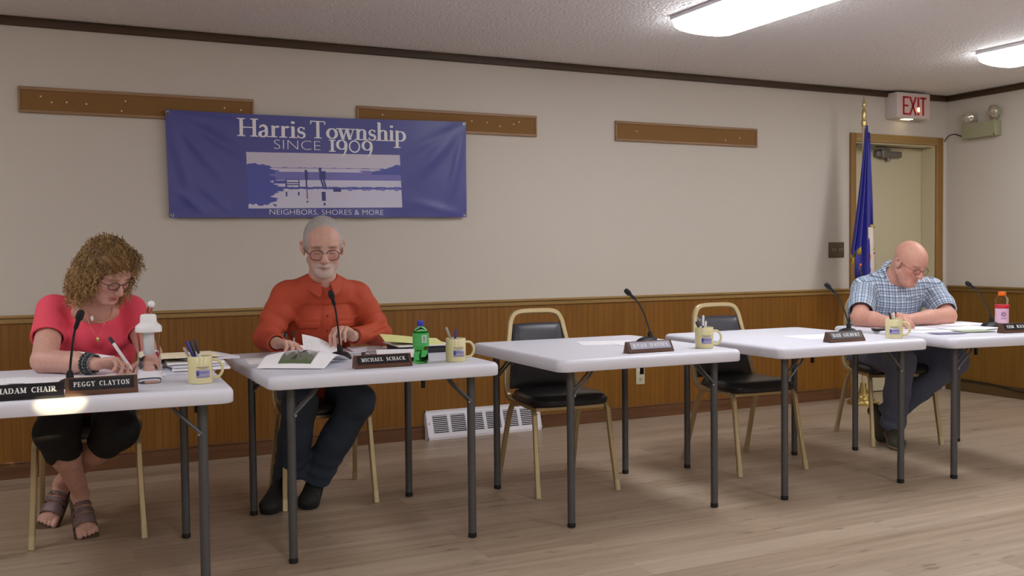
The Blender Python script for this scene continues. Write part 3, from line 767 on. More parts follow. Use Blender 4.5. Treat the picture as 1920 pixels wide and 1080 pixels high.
# ------------------------------------------------------------------ tables
TW, TD, TZ, TT = 0.935, 0.962, 0.726, 0.052
LX, LY = 0.370, 0.389
def rrect(hx, hy, r, n=7):
    P = []
    for cx, cy, a in ((hx - r, hy - r, 0), (-hx + r, hy - r, 90), (-hx + r, -hy + r, 180), (hx - r, -hy + r, 270)):
        for i in range(n + 1):
            t = math.radians(a + 90 * i / n); P.append((cx + r * math.cos(t), cy + r * math.sin(t)))
    return P
def make_table(loc, rz, label):
    t = thing('folding_table', label, 'table', loc, rz, 'square white folding tables in a row')
    rings = []
    for ins, z in [(0.03, TZ - TT + 0.012), (0.004, TZ - TT), (0.0, TZ - TT + 0.004), (0.0, TZ - 0.016), (0.002, TZ - 0.010), (0.006, TZ - 0.004), (0.012, TZ - 0.001), (0.02, TZ)]:
        rings.append([(x, y, z) for x, y in rrect(TW / 2 - ins, TD / 2 - ins, 0.045 - min(ins, 0.02) * .5)])
    n = len(rings[0]); V = [p for r in rings for p in r]; F = []
    for k in range(len(rings) - 1):
        for i in range(n): F.append((k * n + i, k * n + (i + 1) % n, (k + 1) * n + (i + 1) % n, (k + 1) * n + i))
    F.append(tuple(reversed(range(n)))); F.append(tuple(range((len(rings) - 1) * n, len(rings) * n)))
    mkmesh('tabletop', V, F, M['plastic'], t, True, 50)
    zb = TZ - TT + 0.01
    for s in (-1, 1):
        for q in (-1, 1):
            lg = MB().tube([(s * LX, q * LY, zb), (s * LX, q * LY, 0.02)], 0.0165, 16).build('leg', 'leg_grey', t)
            MB().lathe([(0.013, 0.0), (0.017, 0.002), (0.0178, 0.012), (0.0165, 0.021)], 16, (s * LX, q * LY, 0)).build('foot_cap', 'rubber', lg)
            MB().sph((s * LX - s * 0.012, q * LY - 0.017, 0.565), (0.007, 0.004, 0.007), 10, 6).build('rivet', 'steel', lg)
            b = MB()
            for dy in (-0.018, 0.018):
                b.tube([(s * (LX - 0.005), q * LY + dy, 0.565), (s * (LX - 0.085), q * LY + dy, 0.645), (s * (LX - 0.115), q * LY + dy * .4, zb)], 0.0055, 8)
            b.build('brace', 'leg_grey', t)
        MB().tube([(s * LX, -LY, zb - 0.012), (s * LX, LY, zb - 0.012)], 0.013, 12).build('cross_bar', 'leg_grey', t)
        MB().box(s * LX - 0.03, s * LX + 0.03, -LY - 0.03, -LY + 0.03, zb - 0.016, zb, 0.004).box(s * LX - 0.03, s * LX + 0.03, LY - 0.03, LY + 0.03, zb - 0.016, zb, 0.004).build('mount_bracket', 'black', t)
    MB().tube([(LX + 0.02, LY - 0.12, zb), (LX + 0.03, LY - 0.10, 0.60), (LX + 0.045, LY - 0.1, 0.555)], 0.006, 8).box(LX + 0.034, LX + 0.052, LY - 0.108, LY - 0.092, 0.535, 0.575, 0.004).build('lock_lever', 'black', t)
    return t
T_ = [((-6.722, -1.965, 0), -0.05), ((-5.642, -1.753, 0), -0.007), ((-4.465, -1.827, 0), -0.020), ((-3.356, -1.884, 0), -0.011), ((-2.267, -2.0, 0), -0.13)]
tl = ['white folding table in front of the woman in the red top', 'white folding table in front of the man in the orange shirt',
      'empty-seated white folding table just right of the orange shirt man', 'empty-seated white folding table next left of the plaid shirt man', 'white folding table in front of the man in the plaid shirt']
t0 = make_table(T_[0][0], T_[0][1], tl[0])
for (loc, rz), lb in list(zip(T_, tl))[1:]: dup(t0, loc, rz, lb)
def on_table(i, u, v, z=TZ):
    (cx, cy, _), a = T_[i]
    return Vector((cx + u * math.cos(a) - v * math.sin(a), cy + u * math.sin(a) + v * math.cos(a), z))

# ------------------------------------------------------------------ chairs
def make_chair(loc, rz, label):
    t = thing('banquet_chair', label, 'chair', loc, rz, 'gold framed black banquet chairs')
    r = 0.0115
    for s in (-1, 1):
        x = s * 0.200
        pts = [(s * 0.186, 0.17, 0.425), (s * 0.190, -0.10, 0.418)] + [(s * (0.190 + 0.008 * math.sin(a)), -0.14 - 0.052 * math.sin(a), 0.366 + 0.052 * math.cos(a)) for a in np.linspace(0.15, PI / 2, 6)] + [(s * 0.204, -0.222, 0.2), (s * 0.212, -0.258, 0.012)]
        lg = MB().tube(bez(pts, 36), r, square=True).build('front_leg', 'gold', t)
        MB().tube([(s * 0.2108, -0.250, 0.052), (s * 0.2128, -0.2595, 0.0)], 0.0128, square=True).build('leg_tip', 'gold_light', lg)
        pts = [(s * 0.186, 0.05, 0.408), (s * 0.190, 0.115, 0.398), (s * 0.197, 0.165, 0.30), (s * 0.212, 0.258, 0.012)]
        lg = MB().tube(bez(pts, 20), r, square=True).build('rear_leg', 'gold', t)
        MB().tube([(s * 0.2105, 0.249, 0.042), (s * 0.2128, 0.2595, 0.0)], 0.0128, square=True).build('leg_tip', 'gold_light', lg)
    hoop = []
    for s in (-1, 1):
        side = [(s * 0.188, 0.02, 0.418), (s * 0.196, 0.14, 0.43), (s * 0.196, 0.185, 0.50), (s * 0.176, 0.215, 0.64), (s * 0.155, 0.24, 0.765), (s * 0.146, 0.248, 0.81), (s * 0.125, 0.254, 0.848), (s * 0.09, 0.257, 0.862), (s * 0.04, 0.2575, 0.865)]
        hoop.append(side)
    path = bez(hoop[0], 40) + bez(list(reversed(hoop[1])), 40)
    MB().tube(path, 0.0125, square=True).build('back_frame', 'gold', t)
    # padded back: follows the hoop
    def pad(rows, th, name, m, nrm):
        pass
    n = 14
    V = []; F = []
    zs = np.linspace(0.47, 0.803, n)
    for side in (0, 1):
        for i, z in enumerate(zs):
            f = (z - 0.47) / 0.333
            hwid = 0.183 * (1 - f) + 0.138 * f
            yc = 0.172 + 0.075 * f
            for j in range(15):
                u = -1 + 2 * j / 14
                e = (1 - abs(u) ** 6) * (1 - abs(2 * f - 1) ** 8)
                puff = 0.004 + 0.017 * max(0, e) ** 0.5
                y = yc - puff if side == 0 else yc + puff * 0.6
                V.append((u * hwid, y, z - 0.004 * (u * u) * (1 if f > .5 else 0)))
    m_ = 15
    for side in (0, 1):
        o_ = side * n * m_
        for i in range(n - 1):
            for j in range(m_ - 1):
                a = o_ + i * m_ + j; q = (a, a + 1, a + m_ + 1, a + m_); F.append(q if side == 0 else tuple(reversed(q)))
    for j in range(m_ - 1):
        F.append((j + 1, j, n * m_ + j, n * m_ + j + 1)); b_ = (n - 1) * m_; F.append((b_ + j, b_ + j + 1, n * m_ + b_ + j + 1, n * m_ + b_ + j))
    for i in range(n - 1):
        a = i * m_; F.append((a, a + m_, n * m_ + a + m_, n * m_ + a)); a = i * m_ + m_ - 1; F.append((a + m_, a, n * m_ + a, n * m_ + a + m_))
    mkmesh('backrest', V, F, M['vinyl_back'], t, True, 60)
    # seat cushion
    def outline(k):
        P = []
        N_ = 48
        for i in range(N_):
            a = 2 * PI * i / N_; c, s = math.cos(a), math.sin(a)
            e = 0.42
            x = math.copysign(abs(c) ** e, c); y = math.copysign(abs(s) ** e, s)
            wx = 0.212 if y < 0 else 0.212 - 0.022 * y
            P.append((x * (wx - k), y * (0.205 - k) - 0.025))
        return P
    rings = [(0.03, 0.422), (0.006, 0.424), (0.0, 0.432), (0.0, 0.445), (0.004, 0.458), (0.012, 0.469), (0.03, 0.477), (0.07, 0.482), (0.12, 0.483)]
    V = []; F = []
    for k, z in rings: V += [(x, y, z) for x, y in outline(k)]
    N_ = 48
    for k in range(len(rings) - 1):
        for i in range(N_): F.append((k * N_ + i, k * N_ + (i + 1) % N_, (k + 1) * N_ + (i + 1) % N_, (k + 1) * N_ + i))
    F.append(tuple(reversed(range(N_)))); F.append(tuple(range((len(rings) - 1) * N_, len(rings) * N_)))
    st = mkmesh('seat', V, F, M['vinyl'], t, True, 50)
    P = [(x, y, 0.446) for x, y in outline(-0.0015)]; P.append(P[0])
    MB().tube(P, 0.0035, 6, caps=False).build('piping', 'vinyl', st)
    MB().tube([(-0.19, -0.165, 0.41), (0.19, -0.165, 0.41)], 0.010, square=True).tube([(-0.186, 0.12, 0.408), (0.186, 0.12, 0.408)], 0.010, square=True).build('seat_rail', 'gold', t)
    return t
ch0 = make_chair((-6.68, -1.24, 0), -0.08, 'gold framed black chair the woman in red sits on')
dup(ch0, (-5.632, -1.125, 0), -0.10, 'gold framed black chair the man in the orange shirt sits on')
dup(ch0, (-4.512, -1.465, 0), -0.075, 'empty black chair with gold hoop frame in front of the air register')
dup(ch0, (-3.392, -1.552, 0), -0.045, 'empty black chair with gold hoop frame behind the second empty-seated table')
dup(ch0, (-2.130, -1.377, 0), -0.36, 'gold framed black chair the man in the plaid shirt sits on')

# ------------------------------------------------------------------ flag
fl = thing('flag_stand', 'blue flag with gold fringe on a pole standing before the door', 'flag', (-1.232, -0.30, 0))
MB().lathe([(0.115, 0), (0.118, 0.012), (0.112, 0.026), (0.088, 0.032), (0.086, 0.046), (0.062, 0.054), (0.058, 0.07), (0.034, 0.082), (0.03, 0.12), (0.024, 0.125), (0.022, 0.16), (0.016, 0.165)], 36).build('flag_base', 'brass', fl)
MB().tube([(0, 0, 0.06), (0, 0, 2.12)], 0.0125, 14).build('flag_pole', 'pole_wood', fl)
MB().lathe([(0.013, 2.10), (0.02, 2.105), (0.021, 2.135), (0.013, 2.145), (0.015, 2.16), (0.017, 2.20), (0.012, 2.225), (0.006, 2.235), (0.014, 2.25), (0.011, 2.275), (0.003, 2.31), (0.0015, 2.335)], 18).build('finial', 'brass', fl)
def flag_cloth():
    # hangs furled from the top of the pole, widening downwards; a strip hangs to the right of the pole
    V = []; NZ = 60; NUu = 90
    ztop = 2.105
    for j in range(NZ + 1):
        t = j / NZ
        for i in range(NUu + 1):
            u = i / NUu
            zb = 1.02 + 0.20 * (1 - u) if u < .42 else (1.10 - 0.28 * (u - .42))
            zb = 1.10 + 0.20 * u if u < .55 else (1.21 - 0.26 * min(1, (u - .55) / .08)) + .03 * (u - .6)
            z = ztop - t * (ztop - zb)
            wd = 0.018 + 0.128 * t ** 0.75
            x = 0.016 - 2 * wd * (1 - u) * (0.55 + .45 * t) * 0.66 + (0.05 * t * max(0, (u - .8) / .2)) 
            y = -0.022 - 0.030 * t ** .6 * math.sin(u * PI * 5.0 + t * 1.2) - 0.012 * t
            V.append((x, y, z))
    F = []
    for j in range(NZ):
        for i in range(NUu):
            a = j * (NUu + 1) + i; F.append((a, a + 1, a + NUu + 2, a + NUu + 1))
    o = mkmesh('flag_cloth', V, F, M['flag_blue'], fl)
    md = o.modifiers.new('thick', 'SOLIDIFY'); md.thickness = 0.002
    bot = [V[NZ * (NUu + 1) + i] for i in range(NUu + 1)]
    V2 = []; F2 = []
    for i, (x, y, z) in enumerate(bot):
        V2 += [(x, y - .003, z + 0.008), (x, y - .004, z - 0.042), (x, y + .003, z - 0.042), (x, y + .002, z + 0.008)]
    for i in range(len(bot) - 1):
        a = i * 4
        for k in range(4): F2.append((a + k, a + (k + 1) % 4, a + 4 + (k + 1) % 4, a + 4 + k))
    mkmesh('flag_fringe', V2, F2, M['fringe'], fl)
flag_cloth()
# the lower part of the seal shows white, with a little embroidery, to the right of the pole
def strip(name, m, pts, wl, y0, y1=None):
    V = []; F = []
    for (x, z), w_ in zip(pts, wl):
        V += [(x - w_ / 2, y0, z), (x, y0 - 0.010, z), (x + w_ / 2, y0 + 0.004, z)]
    for i in range(len(pts) - 1):
        a = i * 3; F += [(a, a + 1, a + 4, a + 3), (a + 1, a + 2, a + 5, a + 4)]
    o = mkmesh(name, V, F, M[m], fl); md = o.modifiers.new('t', 'SOLIDIFY'); md.thickness = 0.003
    return o
strip('flag_fold', 'flag_blue', [(0.022, 2.05), (0.032, 1.8), (0.042, 1.55), (0.045, 1.36)], [.018, .03, .042, .05], -0.028)
strip('flag_fringe', 'fringe', [(0.040, 1.36), (0.045, 1.335)], [.062, .066], -0.034)
strip('flag_seal', 'flag_white', [(0.018, 1.34), (0.026, 1.2), (0.03, 1.05), (0.02, 0.86)], [.055, .07, .085, .08], -0.052)
for (x, z, w_, h, mm) in [(0.042, 1.18, .022, .02, 'fringe'), (-0.002, 1.12, .016, .05, 'flag_red'), (0.0, 1.02, .014, .04, 'flag_blue'), (-0.004, 0.95, .016, .035, 'flag_red'), (0.045, 1.145, .014, .014, 'flag_red')]:
    MB().sph((x, -0.064, z), (w_ / 2, 0.004, h / 2), 12, 8).build('seal_embroidery', mm, fl)
strip('flag_fold', 'flag_blue', [(-0.085, 1.20), (-0.085, 1.10), (-0.088, 1.0), (-0.080, 0.93)], [.06, .085, .09, .08], -0.040)
strip('flag_fringe', 'fringe', [(-0.080, 0.945), (-0.080, 0.905)], [.085, .085], -0.046)
for (x, z, w_, h, mm) in [(-0.12, 1.03, .03, .045, 'leg_grey'), (-0.105, 0.985, .025, .05, 'ink'), (-0.13, 0.955, .022, .03, 'red_ink'), (-0.115, 1.06, .024, .02, 'orange_cap')]:
    MB().sph((x, -0.085, z), (w_ / 2, 0.004, h / 2), 12, 8).build('seal_embroidery', mm, fl)

# ------------------------------------------------------------------ things on the tables
def nameplate(i, loc, rz, L, text, label, kind='wood', h=0.052, cap=0.02, face='plate_black', letters='letter_white', track=.24, xs=None):
    t = thing('name_plate', label, 'name plate', loc, rz)
    d0, d1 = 0.052, 0.014
    # cross-section: leaning wedge (y towards the reader is negative)
    sec = [(-d0 / 2, 0), (d0 / 2, 0), (d0 / 2, 0.006), (d1 * .9, h), (d1 * .1, h), (-d0 / 2, 0.008)]
    V = []; n = len(sec)
    for x in (-L / 2, L / 2): V += [(x, y, z) for y, z in sec]
    b = MB().add(V, [tuple(range(n)), tuple(reversed(range(n, 2 * n)))] + [(k, n + k, n + (k + 1) % n, (k + 1) % n) for k in range(n)])
    b.build('plate_body', 'walnut' if kind == 'wood' else 'plate_black', t, smooth=False)
    A = Vector((0, -d0 / 2, 0.008)); B = Vector((0, d1 * .1, h)); up = (B - A).normalized(); nr = Vector((0, -up.z, up.y)); sl = (B - A).length
    def fn(u, v, w_): return A + Vector((u, 0, 0)) + up * v + nr * w_
    m0 = 0.012 if kind == 'wood' else 0.0
    e = 0.012 if kind == 'wood' else 0.001
    def plate(x0, x1, v0, v1, w0, w1, name, m):
        c = [fn(x0, v0, w0), fn(x1, v0, w0), fn(x1, v1, w0), fn(x0, v1, w0), fn(x0, v0, w1), fn(x1, v0, w1), fn(x1, v1, w1), fn(x0, v1, w1)]
        return MB().add(c, [(0, 3, 2, 1), (4, 5, 6, 7), (0, 1, 5, 4), (1, 2, 6, 5), (2, 3, 7, 6), (3, 0, 4, 7)]).build(name, m, t, smooth=False)
    plate(-L / 2 + e, L / 2 - e, m0 * .9, sl - m0 * .35, 0.0002, 0.0022, 'plate_face', face)
    wd = serif_width(text, cap, track)
    tw = xs or (L - 2 * e) * .86
    sc = tw / wd
    v0 = (m0 * .9 + sl - m0 * .35) / 2 - cap / 2
    mm, _ = serif_mesh(text, cap, lambda u, v, w_: fn(-tw / 2 + u, v0 + v, w_), 0.0024, 'plate_lettering', letters, t, weight=.22, thin=.08, xsc=sc, track=track)
    return t
P1 = on_table(0, 0, 0)
bright = mat('sheen_face', rgb(168, 166, 186), 0.3, 0.1); M['sheen_face'] = bright  # face colour lightened to stand for the light it reflects
grey_sheen_face = mat('dim_sheen_face', rgb(98, 98, 106), 0.3, 0.1); M['grey_sheen_face'] = grey_sheen_face  # weaker reflected light put into this face colour
nameplate(0, (-6.908, -2.395, TZ), -0.02, 0.216, 'MADAM CHAIR', 'plain black plate with bold white words, left of the wood framed plate', 'black', 0.046, 0.019, track=.16, xs=0.170)
nameplate(0, (-6.688, -2.392, TZ), -0.01, 0.218, 'PEGGY CLAYTON', 'wood framed name plate in front of the woman in the red top', h=0.056, cap=0.0165)
nameplate(1, (-5.650, -2.14, TZ), -0.01, 0.232, 'MICHAEL SCHACK', 'wood framed name plate in front of the man in the orange shirt', h=0.05, cap=0.0155)
nameplate(2, (-4.436, -2.195, TZ), -0.005, 0.232, 'RYAN DAVIES', 'shiny silver faced name plate in front of the empty chair by the register', h=0.05, cap=0.017, face='sheen_face', letters='letter_white')
nameplate(3, (-3.352, -2.262, TZ), 0.0, 0.222, 'DAN GILBERT', 'dark glossy name plate next left of the plaid shirt man', h=0.05, cap=0.017, face='grey_sheen_face')
nameplate(4, (-2.215, -2.345, TZ), -0.13, 0.232, 'JIM KELLEY', 'name plate at the right frame edge beside the orange capped bottle', h=0.05, cap=0.017)

def mic(base, rz, head, label, lean=0.45):
    """gooseneck microphone: wedge base, neck, capsule. head is relative to the foot of the neck"""
    t = thing('gooseneck_microphone', label, 'microphone', base, rz)
    # base: low teardrop dome
    V = []; F = []; nr_, ns = 8, 28
    for k in range(nr_ + 1):
        a = (PI / 2) * k / nr_
        for i in range(ns):
            th = 2 * PI * i / ns
            rx = 0.046 * (1 + 0.15 * math.sin(th)); ry = 0.062
            V.append((rx * math.cos(th) * math.cos(a) ** .7 , (ry * math.sin(th)) * math.cos(a) ** .7 - 0.038 + 0.026 * math.sin(a), 0.004 + 0.026 * math.sin(a)))
    for k in range(nr_):
        for i in range(ns): F.append((k * ns + i, k * ns + (i + 1) % ns, (k + 1) * ns + (i + 1) % ns, (k + 1) * ns + i))
    n = len(V); V += [(0.046 * (1 + 0.15 * math.sin(2 * PI * i / ns)) * math.cos(2 * PI * i / ns), 0.062 * math.sin(2 * PI * i / ns) - 0.038, 0) for i in range(ns)]
    for i in range(ns): F.append((n + i, n + (i + 1) % ns, (i + 1) % ns, i))
    F.append(tuple(reversed(range(n, n + ns))))
    mkmesh('mic_base', V, F, M['black'], t, True, 60)
    MB().lathe([(0.013, 0.02), (0.012, 0.045), (0.007, 0.056)], 16).build('neck_socket', 'black', t)
    Rz = Matrix.Rotation(-rz, 3, 'Z')
    hd = Rz @ Vector(head)
    p0 = Vector((0, 0, 0.05)); 
    c1 = Vector((hd.x * .30, hd.y * .30, hd.z * .58)); c2 = Vector((hd.x * .62, hd.y * .62, hd.z * .84))
    nk = bez([p0, c1, c2, hd], 36)
    MB().tube(nk, 0.0042, 10).build('gooseneck', mat('gooseneck_metal', rgb(38, 37, 40), 0.35, 0.4), t)
    d = (nk[-1] - nk[-4]).normalized()
    Rm = d.to_track_quat('Z', 'Y').to_matrix()
    MB().lathe([(0.0045, -0.03), (0.0075, -0.024), (0.008, 0.004)], 14, hd, Rm).build('mic_body', 'black', t)
    MB().lathe([(0.008, 0.003), (0.0125, 0.008), (0.0135, 0.02), (0.0125, 0.032), (0.008, 0.039), (0.0005, 0.041)], 18, hd, Rm).build('mic_head', mat('mic_foam', rgb(20, 20, 22), 0.85, bump=(600, .4, .001)), t)
    return t
mic((-6.775, -2.15, TZ), 0.3, (0.030, 0.0, 0.225), 'black gooseneck microphone in front of the woman in the red top')
mic((-5.700, -1.715, TZ), -0.2, (-0.030, -0.005, 0.255), 'black gooseneck microphone in front of the man in the orange shirt')
mic((-4.165, -1.80, TZ), -1.25, (-0.098, 0.02, 0.235), 'black gooseneck microphone on the table right of the orange shirt man')
mic((-2.985, -1.92, TZ), -1.1, (-0.095, 0.035, 0.24), 'black gooseneck microphone on the table next left of the plaid shirt man')
mic((-1.995, -2.01, TZ), -1.2, (-0.145, 0.02, 0.235), 'black gooseneck microphone leaning left beside the orange capped bottle')

def mug(loc, rz, label, root=None):
    if root: return dup(root, loc, rz, label)
    t = thing('coffee_mug', label, 'mug', loc, rz, 'cream mugs holding pens')
    R = 0.0415; h = 0.096
    MB().lathe([(R - .004, 0), (R - 0.001, 0.002), (R, 0.006), (R, h - .002), (R - 0.0015, h), (R - 0.0035, h - .002), (R - 0.004, 0.008), (0.0005, 0.0075)], 48).build('mug_body', 'mug', t)
    P = [(R - 0.002, 0, 0.080)] + [(R + 0.006 + 0.028 * math.cos(a), 0, 0.049 + 0.032 * math.sin(a)) for a in np.linspace(1.25, -1.25, 12)] + [(R - 0.002, 0, 0.018)]
    MB().tube(bez(P, 40), [0.0052] * 100, 10).build('mug_handle', 'mug', t)
    # lake print wrapped on the mug
    def wrap(a0, a1, z0, z1, m, dz=0.0):
        V = []; F = []; n = 20
        for i in range(n + 1):
            a = math.radians(a0 + (a1 - a0) * i / n)
            for rr in (R + 0.0002, R + 0.0006):
                V += [(rr * math.cos(a), rr * math.sin(a), z0 + dz * i / n), (rr * math.cos(a), rr * math.sin(a), z1)]
        for i in range(n):
            a = i * 4; F += [(a + 2, a + 6, a + 7, a + 3), (a + 1, a + 3, a + 7, a + 5), (a, a + 4, a + 6, a + 2)]
        mkmesh('mug_print', V, F, M[m], t)
    wrap(-108, -40, 0.022, 0.050, 'mug_lilac'); wrap(-108, -42, 0.036, 0.0455, 'mug_blue'); wrap(-108, -95, 0.030, 0.047, 'mug_blue'); wrap(-106, -45, 0.057, 0.0605, 'mug_grey'); wrap(-95, -55, 0.0525, 0.0545, 'mug_grey')
    return t
# handle points to +x in the mug's own frame
MG = [((-6.362, -2.275, TZ), -0.15, 'cream mug with pens beside the water bottle on the leftmost table'),
      ((-5.318, -2.092, TZ), -0.3, 'cream mug with pens beside the green bottle'),
      ((-4.113, -2.165, TZ), -0.6, 'cream mug with pens on the table right of the orange shirt man'),
      ((-3.005, -2.245, TZ), -1.0, 'cream mug with pens in front of the plaid shirt man')]
m0 = mug(*MG[0])
for a in MG[1:]: mug(a[0], a[1], a[2], m0)

def pen(p0, p1, body, cap, label, grp=None, capf=0.35, r=0.0045, tip=True):
    """stands alone: a pen between two points"""
    a, b = Vector(p0), Vector(p1); L = (b - a).length
    t = thing('pen', label, 'pen', a, 0, grp)
    q = (b - a).to_track_quat('Z', 'Y').to_matrix()
    MB().lathe([(0.0006, 0), (0.0014, 0.004), (r * .7, 0.012), (r, 0.018), (r, L * (1 - capf))], 14, (0, 0, 0), q).build('pen_barrel', body, t)
    MB().lathe([(r * 1.12, L * (1 - capf)), (r * 1.15, L - 0.004), (r * .7, L)], 14, (0, 0, 0), q).build('pen_cap', cap, t)
    return t
def in_mug(k, specs):
    (mx, my, mz), _, _ = MG[k]
    for (bx, by, tx, ty, h, body, cap, lab) in specs:
        pen((mx + bx, my + by, mz + 0.010), (mx + tx, my + ty, mz + h), body, cap, lab)
in_mug(0, [(0.010, 0.0, -0.044, 0.004, 0.150, 'blue_ink', 'blue_ink', 'dark blue pen leaning left in the mug on the leftmost table'),
           (0.012, 0.012, -0.030, 0.014, 0.148, 'blue_ink', 'ink', 'dark pen with black cap in the mug on the leftmost table'),
           (0.006, -0.008, -0.054, -0.002, 0.128, 'pen_white', 'pen_grey', 'short pale pen leaning furthest left in the leftmost mug'),
           (0.020, 0.0, -0.018, -0.006, 0.155, 'pen_white', 'ink', 'white marker with black cap in the leftmost mug')])
in_mug(1, [(0.010, 0.0, -0.038, 0.010, 0.142, 'pen_grey', 'pen_grey', 'grey pen leaning left in the mug beside the green bottle'),
           (-0.010, 0.0, 0.004, 0.004, 0.132, 'pen_white', 'blue_ink', 'blue and white pen in the mug beside the green bottle')])
in_mug(2, [(0.012, 0.0, -0.038, 0.010, 0.122, 'pen_grey', 'ink', 'thin dark pen leaning left in the mug next to the silver name plate'),
           (-0.012, 0.0, 0.000, 0.006, 0.150, 'blue_ink', 'pen_white', 'tall white capped pen in the mug next to the silver name plate'),
           (0.0, 0.008, 0.018, 0.010, 0.122, 'pen_white', 'pen_white', 'short white pen in the mug next to the silver name plate')])
in_mug(3, [(0.008, 0.0, -0.018, 0.014, 0.128, 'ink', 'ink', 'black pen in the mug in front of the plaid shirt man'),
           (0.012, 0.0, -0.008, -0.006, 0.128, 'pen_white', 'pen_white', 'white pen in the mug in front of the plaid shirt man'),
           (-0.010, 0.0, 0.012, 0.012, 0.126, 'pen_grey', 'pen_grey', 'grey pen in the mug in front of the plaid shirt man'),
           (0.0, 0.012, 0.028, 0.016, 0.130, 'ink', 'ink', 'black pen leaning right in the mug in front of the plaid shirt man')])

# water bottle with pump-like filter lid
wb = thing('water_bottle', 'clear plastic water bottle with white filter lid on the leftmost table', 'bottle', (-6.520, -2.180, TZ))
outer = [(0.0005, 0.0), (0.038, 0.0), (0.0425, 0.004), (0.0435, 0.012), (0.0432, 0.04), (0.040, 0.075), (0.0365, 0.105), (0.0355, 0.125), (0.038, 0.155), (0.0415, 0.178), (0.0415, 0.185)]
MB().lathe(outer + [(r_ - 0.0018, z_ + (0.002 if i == len(outer) - 1 else 0)) for i, (r_, z_) in reversed(list(enumerate([(0.0023, 0.003)] + [(o_[0], max(o_[1], 0.003)) for o_ in outer[1:]])))], 48).build('bottle_body', 'clear', wb)
MB().lathe([(0.0005, 0.004), (0.039, 0.004), (0.0412, 0.012), (0.0408, 0.04), (0.0375, 0.075), (0.0342, 0.105), (0.0335, 0.112), (0.0005, 0.1125)], 48).build('water_fill', 'water', wb)
MB().lathe([(0.0435, 0.180), (0.0445, 0.183), (0.0445, 0.198), (0.041, 0.203), (0.034, 0.209), (0.0285, 0.214), (0.027, 0.236), (0.0235, 0.242), (0.016, 0.243), (0.0005, 0.244)], 40).build('bottle_lid', 'white_cap', wb)
MB().lathe([(0.0005, 0.100), (0.0155, 0.100), (0.017, 0.104), (0.0185, 0.178)], 28).build('filter_core', mat('filter_white', rgb(226, 226, 226), .5), wb)
sp = MB().tube([(0.0, 0, 0.24), (0.008, 0, 0.268)], 0.010, 16).build('spout', 'clear', wb)
MB().sph((0.011, 0, 0.277), (0.0125, 0.0125, 0.0125), 18, 12).build('spout_knob', 'white_cap', wb)

gb = thing('soda_bottle', 'green plastic soda bottle with blue cap beside a cream mug', 'bottle', (-5.468, -2.085, TZ))
pr = [(0.0005, 0.003), (0.022, 0.0), (0.029, 0.004), (0.0315, 0.012), (0.0300, 0.035), (0.0275, 0.052), (0.0285, 0.060), (0.0320, 0.066), (0.0325, 0.075), (0.0325, 0.110), (0.0315, 0.122), (0.0265, 0.136), (0.018, 0.145), (0.0125, 0.150), (0.012, 0.157)]
V = []; F = []; seg = 40
for r_, z_ in pr:
    for k in range(seg):
        t_ = 2 * PI * k / seg; rr = r_ * (1 + (0.035 * math.cos(t_ * 6) if z_ < 0.05 else 0)); V.append((rr * math.cos(t_), rr * math.sin(t_), z_))
for i in range(len(pr) - 1):
    for k in range(seg): F.append((i * seg + k, i * seg + (k + 1) % seg, (i + 1) * seg + (k + 1) % seg, (i + 1) * seg + k))
mkmesh('bottle_body', V, F, M['green_glass'], gb)
MB().lathe([(r_ * 0.9, z_) for r_, z_ in pr[1:10]] + [(0.0005, 0.11)], 32).build('soda_fill', 'green_glass', gb)
MB().lathe([(0.0140, 0.152), (0.0145, 0.155), (0.0145, 0.171), (0.013, 0.174), (0.0005, 0.1745)], 28).build('bottle_cap', 'blue_cap', gb)
def label_wrap(name, R, z0, z1, a0, a1, m, par, nn=24):
    V = []; F = []
    for i in range(nn + 1):
        a = math.radians(a0 + (a1 - a0) * i / nn); V += [(R * math.cos(a), R * math.sin(a), z0), (R * math.cos(a), R * math.sin(a), z1)]
    for i in range(nn): a = i * 2; F.append((a, a + 2, a + 3, a + 1))
    return mkmesh(name, V, F, M[m] if isinstance(m, str) else m, par)
label_wrap('bottle_label', 0.0331, 0.070, 0.124, 0, 360, mat('green_label', rgb(74, 178, 96), .35), gb, 40)
label_wrap('label_panel', 0.0335, 0.086, 0.117, -104, -66, mat('barcode_panel', rgb(190, 214, 196), .5), gb)
for k in range(7): label_wrap('label_print', 0.0338, 0.091 + k * .0033, 0.0925 + k * .0033, -95, -78, 'ink', gb, 6)
for k in range(5): label_wrap('label_print', 0.0335, 0.078 + k * .009, 0.0795 + k * .009, -158, -118, mat('label_print', rgb(120, 200, 120), .5), gb, 8)

ob = thing('juice_bottle', 'clear bottle with orange cap and pink label on the rightmost table', 'bottle', (-1.806, -1.93, TZ))
pr = [(0.0005, 0.002), (0.030, 0.0), (0.0345, 0.004), (0.036, 0.012), (0.0355, 0.09), (0.037, 0.10), (0.0365, 0.115), (0.033, 0.128), (0.036, 0.137), (0.0345, 0.15), (0.028, 0.162), (0.021, 0.168), (0.019, 0.175)]
MB().lathe(pr, 40).build('bottle_body', 'clear', ob)
MB().lathe([(0.0205, 0.170), (0.0215, 0.172), (0.0215, 0.189), (0.019, 0.192), (0.0005, 0.1925)], 28).build('bottle_cap', 'orange_cap', ob)
MB().lathe([(0.0355, 0.010), (0.0372, 0.012), (0.0366, 0.095)], 40).build('bottle_label', 'pink_label', ob)
MB().lathe([(0.0368, 0.097), (0.0385, 0.10), (0.0380, 0.116), (0.0372, 0.117)], 40).build('label_band', 'red_label', ob)
lf = MB()
ca = math.radians(-128)
for k in range(14):          # petals of the printed emblem
    a = 2 * PI * k / 14
    for rr in (0.013, 0.007):
        ang = ca + rr * math.cos(a) / .037; lf.sph((0.0374 * math.cos(ang), 0.0374 * math.sin(ang), 0.062 + rr * math.sin(a)), (0.0022, 0.0022, 0.0022), 6, 4)
